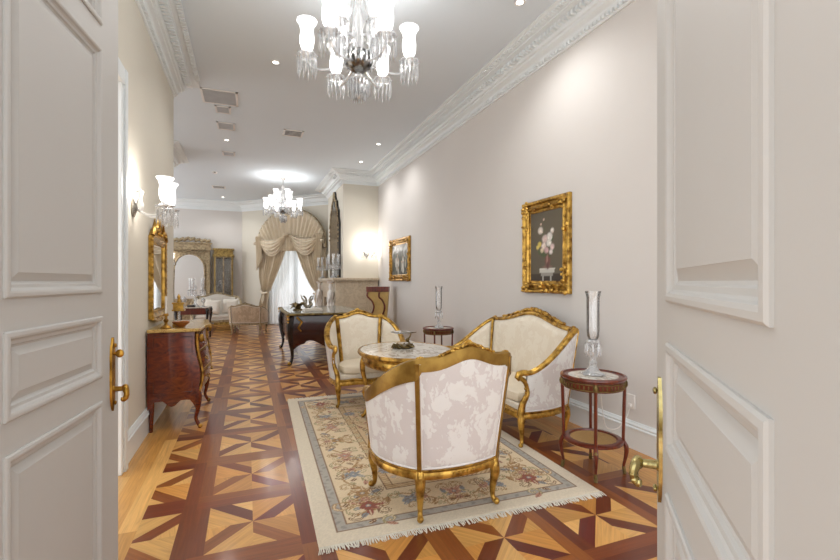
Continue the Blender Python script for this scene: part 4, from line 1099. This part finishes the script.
def chandelier(name, loc, label):
    T = thing(name, label, 'chandelier', loc, math.radians(7)-math.atan(173/440), 'crystal chandeliers')   # origin at the ceiling rose
    D = -4.03
    m = MB(); m.lathe([(.30, 0), (.30, -.012), (.24, -.02), (.2, -.035), (.12, -.03), (.10, -.05), (.001, -.055)], 40, flute=.03, fl_n=16); m.build('ceiling_rose', WHITE, T)
    m = MB(); m.lathe([(.05, -.05), (.06, -.07), (.02, -.09), (.012, -.12), (.012, -.2), (.03, -.22), (.02, -.25), (.014, 3.80+D), (.035, 3.77+D), (.05, 3.74+D), (.025, 3.70+D), (.02, 3.62+D), (.04, 3.56+D), (.05, 3.50+D), (.028, 3.42+D), (.03, 3.34+D), (.045, 3.30+D), (.04, 3.24+D), (.001, 3.22+D)], 16); m.build('glass_stem', CRY, T)
    m = MB(); m.lathe([(.02, 3.26+D), (.10, 3.25+D), (.118, 3.23+D), (.122, 3.19+D), (.10, 3.14+D), (.05, 3.10+D), (.02, 3.09+D)], 24); m.build('silvered_bowl', BOWL, T)
    m = MB()
    for q in range(18):
        a = 2*PI*q/18
        for r_, z_, l_ in ((.125, 3.24, .11), (.17, 3.33, .12), (.085, 3.02, .12), (.055, 2.99, .13)):
            m.tube([(r_*math.cos(a), r_*math.sin(a), z_+D), (r_*math.cos(a), r_*math.sin(a), z_-.01+D), (r_*math.cos(a), r_*math.sin(a), z_-l_*.85+D), (r_*math.cos(a), r_*math.sin(a), z_-l_+D)], [.002, .008, .007, .001], 5)
    m.lathe([(.02, 3.10+D), (.03, 3.06+D), (.09, 3.03+D), (.088, 3.02+D), (.03, 3.0+D), (.02, 2.95+D), (.03, 2.91+D), (.001, 2.87+D)], 16, flute=.05, fl_n=8); m.build('pendant_drops', CRY, T)
    m = MB()
    for q in range(6):      # bead chains from the top corona
        a = 2*PI*q/6+.3
        for k in range(34):
            f_ = k/33; r_ = .05+.10*math.sin(f_*PI/2)**2.2+.05*f_*f_; z_ = 3.74-.46*f_; m.ball((r_*math.cos(a), r_*math.sin(a), z_+D), .0075, 6)
    m.build('bead_chains', CRY, T)
    def arm(a, R, zp, dip, s=1):
        ca, sa = math.cos(a), math.sin(a)
        A = MB(); A.tube(spline([(.03*ca, .03*sa, zp-.03+D), (R*.45*ca, R*.45*sa, zp-.02-dip*.6+D), (R*.78*ca, R*.78*sa, zp-dip+D), (R*.98*ca, R*.98*sa, zp-dip*.45+D), (R*ca, R*sa, zp-.02+D)], 6), .010, 8)
        A.lathe([(.02, 0), (.016, .02), (.022, .04)], 8, (R*ca, R*sa, zp-.01+D)); o = A.build('arm', CRY, T)
        pan_mb(R*ca, R*sa, zp+D, s).build('drip_pan', CRY, o)
        sh = shade_mb(R*ca, R*sa, zp+.04+D, s*1.08); sh.build('shade', SHADE, o)
        b = MB(); b.lathe([(.008, 0), (.009, .06), (.014, .075), (.012, .095), (.001, .12)], 8, (R*ca, R*sa, zp+.05+D)); b.build('candle_bulb', BULB, o)
    for q in range(6): arm(q*PI/3, .41, 3.20, .10)
    for q in range(4): arm(q*PI/2+PI/2*.46, .20, 3.42, .05, .92)
    return T
BOWL = gold('silvered_glass', (150, 150, 148), (40, 40, 42), .18, .9)
chandelier('chandelier', (.843, 3.50, CZ), 'nearer crystal chandelier hanging over the seating group at top of picture')
chandelier('chandelier', (.84, 11.5, CZ), 'farther crystal chandelier hanging before the arched window')
def sconce(loc, rz, label, power=7):
    T = thing('wall_sconce', label, 'wall lamp', loc, rz, 'crystal wall sconces')
    m = MB(); m.lathe([(.07, 0), (.072, .01), (.05, .018), (.02, .03), (.001, .035)], 20); m.xf(Matrix.Rotation(PI/2, 4, 'X')); m.build('wall_plate', SILVER, T)
    for sg in (-1, 1):
        A = MB(); A.tube(spline([(0, -.02, 0), (sg*.04, -.10, -.05), (sg*.09, -.2, -.055), (sg*.12, -.25, -.01), (sg*.12, -.25, .02)], 6), .010, 8); A.lathe([(.02, 0), (.016, .02), (.02, .04)], 8, (sg*.12, -.25, 0)); o = A.build('arm', CRY, T)
        pan_mb(sg*.12, -.25, .01, .85).build('drip_pan', CRY, o); shade_mb(sg*.12, -.25, .045, .9).build('shade', SHADE, o)
    m = MB(); m.lathe([(.02, -.02), (.03, .03), (.015, .08), (.03, .14), (.001, .17)], 12, (0, -.05, 0)); m.build('glass_finial', CRY, T)
    R = Matrix.Rotation(rz, 4, 'Z'); p = Vector(loc)+(R @ Vector((0, -.19, .17)))
    lamp('POINT', p, power, (1, .92, .84), .06)
    return T
sconce((-.87, 4.21, 2.0), PI/2, 'crystal wall sconce with lit shades on the left wall before the mirror', 5)
sconce((2.72, 10.5, 2.08), 0, 'crystal wall sconce glowing on the chimney wall above the mantel', 9)
sconce((-2.30, 15.99, 2.05), 0, 'crystal wall sconce on the back wall left of the standing mirror', 7)

# ---------------------------------------------------------------- fireplace, mantel pieces, mirror
T = thing('fireplace', 'pale stone fireplace surround with deep mantel shelf on the chimney wall', 'fireplace', (2.0, 11.5, 0))
m = MB(); Y0 = 11.5
m.box(-.05, .15, 10.42-Y0, 11.05-Y0, 0, 1.42); m.box(-.05, .15, 12.1-Y0, 12.68-Y0, 0, 1.42); m.box(-.05, .15, 11.05-Y0, 12.1-Y0, .98, 1.42); m.box(.15, .99, 10.42-Y0, 10.5-Y0, 0, 1.42); m.build('stone_surround', STONE, T, bevel=.006, smooth=False)
m = MB(); m.box(-.12, 1.0, 10.35-Y0, 10.5-Y0, 1.43, 1.485); m.box(-.12, .15, 10.5-Y0, 12.74-Y0, 1.43, 1.485); m.box(-.09, .99, 10.385-Y0, 10.42-Y0, 1.40, 1.43); m.box(-.09, -.05, 10.42-Y0, 12.7-Y0, 1.40, 1.43); m.build('mantel_shelf', STONE, T, smooth=False, bevel=.005)
m = MB(); m.box(.12, .149, 11.06-Y0, 12.09-Y0, 0, .97); m.build('firebox', BLACKW, T)
for y in (10.62, 12.4):
    m = MB(); c = (-.13, y-Y0, 0)
    m.lathe([(.10, 0), (.10, .5), (.07, .55), (.06, .6), (.09, .72), (.07, .80), (.065, .92), (.10, 1.06), (.105, 1.14), (.05, 1.19), (.055, 1.23), (.065, 1.28), (.05, 1.34), (.10, 1.37), (.11, 1.40)], 16, c, sx=.8)
    for sg in (-1, 1): m.tube([(c[0]-.02, c[1]+sg*.09, 1.13), (c[0]-.05, c[1]+sg*.13, 1.0), (c[0]-.06, c[1]+sg*.05, .9)], [.03, .025, .02], 6)
    for q in range(6): m.tube([(c[0]-.07*math.cos(q-2.5), c[1]+.08*math.sin((q-2.5)*.5), .9), (c[0]-.09*math.cos((q-2.5)*.5), c[1]+.1*math.sin((q-2.5)*.5), .55)], [.018, .024], 6)
    m.build('caryatid', WHITE, T)
T = thing('mantel_mirror', 'tall dark carved antique mirror over the fireplace, seen nearly edge on', 'mirror', (2.15, 11.4, 1.50), -PI/2)
prof_ = [(-.62, 0), (.62, 0), (.60, .9), (.62, 1.35), (.52, 1.50), (.50, 1.68), (.34, 1.80), (.28, 1.95), (.12, 2.02), (.05, 2.16), (0, 2.22), (-.05, 2.16), (-.12, 2.02), (-.28, 1.95), (-.34, 1.80), (-.50, 1.68), (-.52, 1.50), (-.62, 1.35), (-.60, .9)]
XZ = Matrix(((1,0,0,0),(0,0,-1,0),(0,1,0,0),(0,0,0,1)))
m = MB(); m.prism(prof_, .0, .055); m.xf(XZ); m.build('carved_frame', BLACKW, T, smooth=False, bevel=.004)
m = MB(); m.prism([(x*.84, .08+z*.86) for x, z in prof_], .056, .062); m.xf(XZ); m.build('mirror_glass', SMOKE, T, smooth=False)
m = MB()
for i in range(1, len(prof_)-1):
    a, b = prof_[i], prof_[i+1]
    for q in range(4):
        m.ball(((a[0]+(b[0]-a[0])*q/4)*.95, -.06, (a[1]+(b[1]-a[1])*q/4)*.97+.03), .028, 6)
m.build('leaf_carving', GILTGREY, T)
def candelabrum(loc, label, s=1.0, name='crystal_candelabrum'):
    T = thing(name, label, 'candelabra', loc, .3)
    m = MB(); m.lathe([(.09*s, 0), (.085*s, .02*s), (.04*s, .05*s), (.02*s, .1*s), (.035*s, .16*s), (.02*s, .24*s), (.03*s, .3*s), (.015*s, .36*s), (.025*s, .44*s), (.001, .5*s)], 12); m.build('glass_stem', CRY, T)
    for q in range(3):
        a = 2*PI*q/3; R = .15*s; A = MB(); x, y = R*math.cos(a), R*math.sin(a)
        A.tube([(0, 0, .26*s), (x*.6, y*.6, .24*s), (x, y, .30*s), (x, y, .36*s)], .009*s, 6); o = A.build('arm', CRY, T)
        pan_mb(x, y, .36*s, s*.8, 8, .12).build('drip_pan', CRY, o)
        b = MB(); b.lathe([(.02*s, .40*s), (.034*s, .46*s), (.03*s, .56*s), (.042*s, .64*s)], 14, (x, y, 0), caps=False); b.build('glass_chimney', CRY, o)
candelabrum((1.945, 10.66, 1.486), 'crystal candelabrum at the near end of the mantel shelf', .9)
candelabrum((1.945, 12.3, 1.486), 'crystal candelabrum at the far end of the mantel shelf', .9)

# ---------------------------------------------------------------- writing desk
T = thing('writing_desk', 'dark veneered writing desk with gilt mounts and cream edged top in mid room', 'desk', (1.30, 8.70, 0))
m = MB()
def bt(s): return [(-.62*s, -1.06*s), (.62*s, -1.06*s), (.64*s, 0), (.62*s, 1.06*s), (-.62*s, 1.06*s), (-.64*s, 0)]
def side(a, b, n=24):
    vs = []
    for i in range(n+1):
        q = i/n; e = abs(2*q-1); x = a[0]+(b[0]-a[0])*q; y = a[1]+(b[1]-a[1])*q
        lo = .34-.06*math.cos(q*4*PI)*(e < .6)-.12*max(0, (e-.70)/.30)**1.6
        for z in np.linspace(.83, lo, 6): 
            b_ = 1+.03*math.sin((z-.3)/.55*PI); vs.append((x*b_, y*b_, z))
    m.add(vs, [(6*i+j, 6*i+j+1, 6*i+j+7, 6*i+j+6) for i in range(n) for j in range(5)])
c4 = [(-.60, -1.04), (.60, -1.04), (.60, 1.04), (-.60, 1.04)]
for i in range(4): side(c4[i], c4[(i+1) % 4])
m.add([(x, y, .45) for x, y in c4], [(0, 1, 2, 3)]); m.build('frieze', DARKW, T)
m = MB(); m.prism([(-.68, -1.13), (0, -1.15), (.68, -1.13), (.70, 0), (.68, 1.13), (0, 1.15), (-.68, 1.13), (-.70, 0)], .83, .862); m.build('desk_top', OLDBR, T, bevel=.008, smooth=False)
m = MB(); m.prism([(-.62, -1.07), (0, -1.09), (.62, -1.07), (.64, 0), (.62, 1.07), (0, 1.09), (-.62, 1.07), (-.64, 0)], .862, .866); m.build('glazed_top_panel', plain('grey_leather', (150, 152, 146), .12), T, smooth=False)
for sx in (-1, 1):
    for sy in (-1, 1):
        m = MB(); x, y = sx*.60, sy*1.02
        m.tube(spline([(x, y, .82), (x+sx*.03, y+sy*.03, .65), (x+sx*.02, y+sy*.02, .42), (x-sx*.01, y-sy*.01, .2), (x-sx*.0, y-sy*.0, .08), (x+sx*.04, y+sy*.03, .0)], 6), [.05, .06, .045, .028, .024, .034], 8); l = m.build('leg', BLACKW, T)
        m = MB()
        for q in range(8): m.ball((x+sx*(.065-.005*q), y+sy*(.06-.005*q), .82-.055*q), .026-.001*q, 6)
        m.ball((x+sx*.04, y+sy*.03, .025), .032, 8); m.build('gilt_mount', GOLDO, l)
m = MB()
for q in range(14):
    a = 2*PI*q/14; m.tube([(.12+.03*math.cos(a), -1.075, .62+.04*math.sin(a)), (.12+.10*math.cos(a), -1.095, .62+.11*math.sin(a)), (.12+.13*math.cos(a+.3), -1.08, .62+.14*math.sin(a+.3))], [.012, .018, .005], 6)
m.ball((.12, -1.09, .62), .045, 8, sy=.6)
for sx in (-1, 1): m.tube([(sx*.52, -1.075, .80), (sx*.44, -1.09, .72), (sx*.5, -1.08, .62), (sx*.45, -1.08, .56)], [.02, .022, .012], 6)
m.build('gilt_cartouche', GOLDO, T)
# desk ornaments
T = thing('bronze_flower_ornament', 'dark bronze bird and flower ornament on the near left of the desk', 'ornament', (.88, 8.45, .866))
m = MB(); rr = random.Random(2)
for q in range(16):
    a = 2*PI*q/16; r = .13+.05*rr.random(); m.tube([(0, 0, .03), (r*.5*math.cos(a), r*.5*math.sin(a), .07+.06*rr.random()), (r*math.cos(a), r*math.sin(a), .03+.14*rr.random())], [.016, .022, .004], 6)
m.ball((0, 0, .05), .06, 8); m.build('leaves', BRZ, T)
m = MB(); m.lathe([(.09, 0), (.08, .02), (.03, .04)], 14); m.build('base', BRZ, T)
T = thing('silver_bird_ornament', 'silver figure of rising birds in the middle of the desk', 'ornament', (1.10, 8.75, .866))
m = MB(); m.lathe([(.06, 0), (.05, .02), (.02, .04)], 12); m.build('base', SILVER, T)
m = MB()
for sg in (-1, 1):
    m.tube(spline([(0, 0, .03), (sg*.06, 0, .09), (sg*.03, 0, .17), (sg*.07, 0, .25), (sg*.10, 0, .24)], 4), [.03, .04, .022, .014, .004], 8); m.tube([(sg*.03, .02, .12), (sg*.1, .06, .20), (sg*.13, .08, .28)], [.02, .02, .003], 6, flat=.4)
m.build('birds', SILVER, T)
m = MB(); m.box(-.16, .16, -.11, .11, 0, .035); m.box(-.15, .15, -.10, .10, .035, .05); o = m.build('pale_box', FARF, bevel=.006); o.location = (1.10, 8.10, .866); o.rotation_euler = (0, 0, .1); tag(o, 'flat pale box lying on the near edge of the desk', 'box')

# ---------------------------------------------------------------- lyre pedestal behind the second armchair
T = thing('lyre_pedestal', 'tall gilt and mahogany pedestal with concave dark lyre sides by the right wall', 'pedestal', (2.66, 9.25, 0), -.36)
m = MB(); m.prism([(-.24, 1.18), (.24, 1.18), (.245, 1.29), (-.245, 1.29)], -.2, .2); m.xf(XZ); m.build('top_band', MAHOG, T, smooth=False, bevel=.004)
pr = [(-.22, 1.18), (-.215, 1.08), (-.12, .98), (-.08, .86), (-.12, .72), (-.20, .62), (-.20, .1), (.19, .1), (.19, .62), (.235, 1.18)]
m = MB(); m.prism(pr, -.17, .17); m.xf(XZ); m.build('flared_body', plain('gilt_panel', (190, 158, 96), .45, .15, var=.12, scale=9), T, smooth=False)
m = MB()
for pts in ([(-.22, 1.17), (-.215, 1.08), (-.12, .98), (-.08, .86), (-.12, .72), (-.20, .62)], [(.04, 1.17), (.03, 1.07), (.10, 1.0), (.15, .87), (.12, .72), (.03, .62)]):
    m.tube(spline([(x, -.18, z) for x, z in pts], 5), .018, 6)
m.build('lyre_bands', MAHOG, T)
m = MB(); m.box(-.24, .24, -.2, .2, 0, .1); m.build('plinth', MAHOG, T, bevel=.006)

# ---------------------------------------------------------------- far sitting area
T = thing('standing_mirror', 'large greyed gilt standing mirror with arched glass against the back wall', 'mirror', (-1.72, 15.93, 0))
m = MB(); HW = .60
m.prism([(-HW, 0), (HW, 0), (HW, 2.62), (-HW, 2.62)], 0, .06); m.xf(XZ)
for sx in (-1, 1): m.box(sx*(HW-.05)-.05, sx*(HW-.05)+.05, -.12, 0, 0, 2.45)
m.build('carved_panel', GILTGREY, T, smooth=False, bevel=.004)
m = MB(); m.box(-HW-.05, HW+.05, -.16, 0, 2.42, 2.50); m.box(-HW-.02, HW+.02, -.14, 0, 2.50, 2.62); m.box(-HW-.06, HW+.06, -.17, 0, 2.62, 2.66)
cr = MB(); cr.mi = 0
for q in range(22):
    x = -HW+.03+q*(2*HW-.06)/21; cr.ball((x, -.10, 2.72+.05*math.exp(-(x/.25)**2)+.025*math.sin(q*2.1)), .055, 7)
m.build('cornice', GILTGREY, T, smooth=False, bevel=.004); cr.build('carved_crest', GILTGREY, T)
def archp(w, z0, z1, n=20): return [(-w, z0), (w, z0)]+[(w*math.cos(PI*k/n), z1+w*1.15*math.sin(PI*k/n)) for k in range(n+1)]
m = MB(); m.prism(archp(.43, .8, 1.80), .062, .066); m.xf(XZ); m.build('mirror_glass', MIRR, T, smooth=False)
m = MB(); m.tube([(p[0]*1.02, -.07, p[1]) for p in archp(.43, .8, 1.80)], .028, 8, closed=True)
for sg in (-1, 1): m.tube([(0, -.09, 2.40), (sg*.2, -.09, 2.33), (sg*.4, -.09, 2.34), (sg*.52, -.09, 2.40), (sg*.54, -.09, 2.2)], [.03, .022, .02, .03, .01], 6)
m.build('arched_moulding', GILTGREY, T)
m = MB(); m.box(-HW, HW, -.35, -.13, .78, .84); m.box(-HW+.04, HW-.04, -.32, -.13, .62, .78); m.build('console_shelf', GILTGREY, T, bevel=.004)
for sx in (-1, 1):
    m = MB(); m.tube([(sx*.5, -.30, .62), (sx*.52, -.32, .45), (sx*.47, -.28, .2), (sx*.5, -.30, 0)], [.04, .045, .025, .03], 8); m.build('leg', GILTGREY, T)
T = thing('display_cabinet', 'narrow gilt vitrine with glass doors right of the standing mirror', 'cabinet', (-.71, 15.78, 0))
m = MB(); w_ = .28
m.box(-w_, w_, -.18, .18, 0, .35); m.box(-w_, w_, .16, .18, .35, 2.2); m.box(-w_, -w_+.04, -.18, .16, .35, 2.2); m.box(w_-.04, w_, -.18, .16, .35, 2.2); m.box(-w_-.03, w_+.03, -.21, .19, 2.2, 2.28); m.box(-w_, w_, -.18, .18, 2.28, 2.42); m.box(-w_-.04, w_+.04, -.22, .20, 2.42, 2.47)
m.build('carcass', gold('gilt_vitrine', (176, 150, 88), (104, 82, 44), .45, .35), T, smooth=False, bevel=.004)
m = MB(); m.box(-w_+.04, w_-.04, .14, .159, .35, 2.2); m.build('back_panel', plain('vitrine_back', (92, 84, 66), .5), T)
for sx in (-1, 1):
    m = MB(); m.ring(sx*(w_-.04)/2, 1.275, w_-.04, 1.84, [(0, 0), (0, .015), (.02, .015), (.02, 0)], -.18, -1, fill=False); o = m.build('glass_door', GILTGREY, T, fix=False)
    m = MB(); x0, x1 = sorted((0, sx*(w_-.05))); m.box(x0, x1, -.186, -.182, .4, 2.15); m.build('pane', CLEAR, o)
for z in (.8, 1.25, 1.7):
    m = MB(); m.box(-w_+.04, w_-.04, -.15, .14, z, z+.012); m.build('shelf', CRY, T)
for k_i, (x, z, lb) in enumerate(((-.1, 1.262, 'left'), (.1, 1.262, 'right'), (-.08, .812, 'left'), (.1, .812, 'right'), (0, 1.712, 'middle'))):
    m = MB(); m.lathe([(.03, 0), (.01, .03), (.02, .08), (.035, .14), (.03, .18), (.001, .181)], 10); o = m.build('glass_vase', CRY); o.location = (-.71+x, 15.76, z)
    tag(o, 'small glass vase at the %s of the %s vitrine shelf' % (lb, {1.262: 'middle', .812: 'lowest', 1.712: 'top'}[z]), 'vase', 'glassware in the vitrine')
bergere('far_settee', 'pale cushioned settee in the far sitting area facing the camera', 'sofa', (-.82, 14.1, 0), 0, wf=.60, wb=.52, db=.30, df=.34, bow=.04, hb=1.05, hc=.95, ha=.66, flare=.06, tc=.46, outer=FARF, inner=FARF, gm=GILTGREY)
bergere('low_armchair', 'low gilt armchair in tan damask with its back to the camera, before the far settee', 'armchair', (.03, 12.8, 0), PI-.25, wf=.42, wb=.36, db=.22, df=.26, bow=.05, hb=.80, hc=.74, ha=.55, flare=.10, lean=.06, outer=TAN, inner=TAN, gm=GILTGREY)
def cushion(loc, rx, rz, label, s=.44):
    m = MB(); n = 14
    def f(sgn):
        def g(u, v):
            x, y = 2*u-1, 2*v-1; e = (1-x**4)*(1-y**4); pin = 1-.10*(abs(x)*abs(y))**.0*(1-abs(x*y))*max(abs(x), abs(y))**4
            return (x*s/2*pin, sgn*.085*max(e, 0)**.55, y*s/2*pin)
        return g
    m.slab(f(-1), f(1), n, n); o = m.build('cushion', [CUSHP, CUSHP]); o.location = loc; o.rotation_euler = (rx, 0, rz)
    tag(o, label, 'cushion', 'pillows on the far settee')
CUSHP = plain('cushion_silk', (228, 220, 208), .5, var=.04, scale=10)
cushion((-1.16, 14.0, .69), -.3, .35, 'pale scatter cushion at the left end of the far settee')
cushion((-.92, 13.86, .67), -.35, -.2, 'pale scatter cushion overlapping in front at the left of the far settee')
cushion((-.45, 13.98, .68), -.3, -.2, 'pale scatter cushion at the right end of the far settee')
T = thing('end_table', 'low mahogany table with marble top and dark mounts holding crystal, beyond the commode', 'side table', (-1.22, 12.1, 0), -.1)
m = MB(); m.box(-.38, .38, -.26, .26, .755, .78); m.build('marble_top', MARB, T, bevel=.005)
m = MB(); m.box(-.35, .35, -.23, .23, .60, .755); m.build('frieze', MAHOG, T, bevel=.004)
for sx in (-1, 1):
    for sy in (-1, 1):
        m = MB(); m.tube([(sx*.33, sy*.21, .74), (sx*.35, sy*.225, .62), (sx*.33, sy*.21, .4), (sx*.335, sy*.215, 0)], [.032, .038, .022, .02], 8); m.ball((sx*.355, sy*.23, .70), .035, 8, sz=1.6); m.build('leg', BLACKW, T)
candelabrum((-1.18, 12.1, .781), 'crystal candelabrum on the low marble topped table beyond the commode', 1.1)
for x, y, h_, lb in ((-1.42, 12.05, .26, 'left'), (-1.0, 12.0, .22, 'right')):
    m = MB(); m.lathe([(.05, 0), (.045, .01), (.012, .03), (.012, h_*.4), (.045, h_*.55), (.05, h_*.8), (.03, h_*.9), (.001, h_)], 12); o = m.build('glass_decanter', CRY); o.location = (x, y, .781); tag(o, 'small glass decanter %s of the candelabrum on the low table' % lb, 'decanter')
m = MB(); m.box(-.09, .09, -.06, .06, 0, .05); o = m.build('black_box', BLACKW, bevel=.005); o.location = (-1.25, 11.93, .781); tag(o, 'small black box at the front of the low marble topped table', 'box')

# ---------------------------------------------------------------- ceiling fittings
places = ['left of the nearer chandelier', 'above the near right cornice at the top edge', 'third along the right side', 'farthest along the right side before the chimney', 'between the ceiling grilles', 'in front of the back wall', 'unseen near the doorway, added to light the front']
for (x, y), pl in zip(DL, places):
    T = thing('downlight', 'small round lit ceiling downlight, ' + pl, 'ceiling light', (x, y, CZ), 0, 'recessed downlights')
    m = MB(); m.lathe([(.032, -.004), (.038, -.008), (.05, -.006), (.052, 0)], 20, caps=False); m.build('trim_ring', WHITE, T)
    m = MB(); m.lathe([(.001, -.004), (.033, -.004), (.033, -.002), (.001, -.002)], 16); m.build('lens', LED, T)
def grille(x, y, w, l, label, dark=False, n=10):
    T = thing('ceiling_grille', label, 'vent', (x, y, CZ), 0, 'ceiling grilles')
    m = MB(); m.box(-w/2, w/2, -l/2, -l/2+.03, -.012, 0); m.box(-w/2, w/2, l/2-.03, l/2, -.012, 0); m.box(-w/2, -w/2+.03, -l/2, l/2, -.012, 0); m.box(w/2-.03, w/2, -l/2, l/2, -.012, 0); m.build('frame', WHITE, T)
    m = MB(); m.box(-w/2+.02, w/2-.02, -l/2+.02, l/2-.02, -.005, -.001); m.build('backing', DARKM if dark else GRILLE, T)
    m = MB()
    for q in range(n): yy = -l/2+.04+(l-.08)*q/(n-1); m.box(-w/2+.03, w/2-.03, yy-.006, yy+.006, -.010, -.004)
    m.build('slats', WHITE if dark else GRILLE, T)
grille(-.36, 6.88, .48, .52, 'largest grey ceiling grille, nearest the camera', n=16)
grille(-.34, 7.36, .22, .30, 'small grey ceiling grille just behind the largest one')
grille(-.33, 8.12, .28, .36, 'square grey ceiling grille, third from the camera')
grille(-.35, 9.85, .24, .30, 'small grey ceiling grille beyond the downlight')
grille(.76, 8.08, .34, .34, 'white framed ceiling vent with dark slots near the ceiling middle', True, 5)
grille(-.73, 13.44, .34, .34, 'white framed ceiling vent with dark slots far down the room', True, 4)
T = thing('smoke_alarm', 'small round white smoke alarm on the ceiling far down the room', 'smoke alarm', (-.72, 11.64, CZ))
m = MB(); m.lathe([(.06, 0), (.06, -.02), (.04, -.04), (.001, -.042)], 16); m.build('housing', WHITE, T); m = MB(); m.box(-.02, .02, -.062, -.055, -.03, -.01); m.build('sensor', DARKM, T)
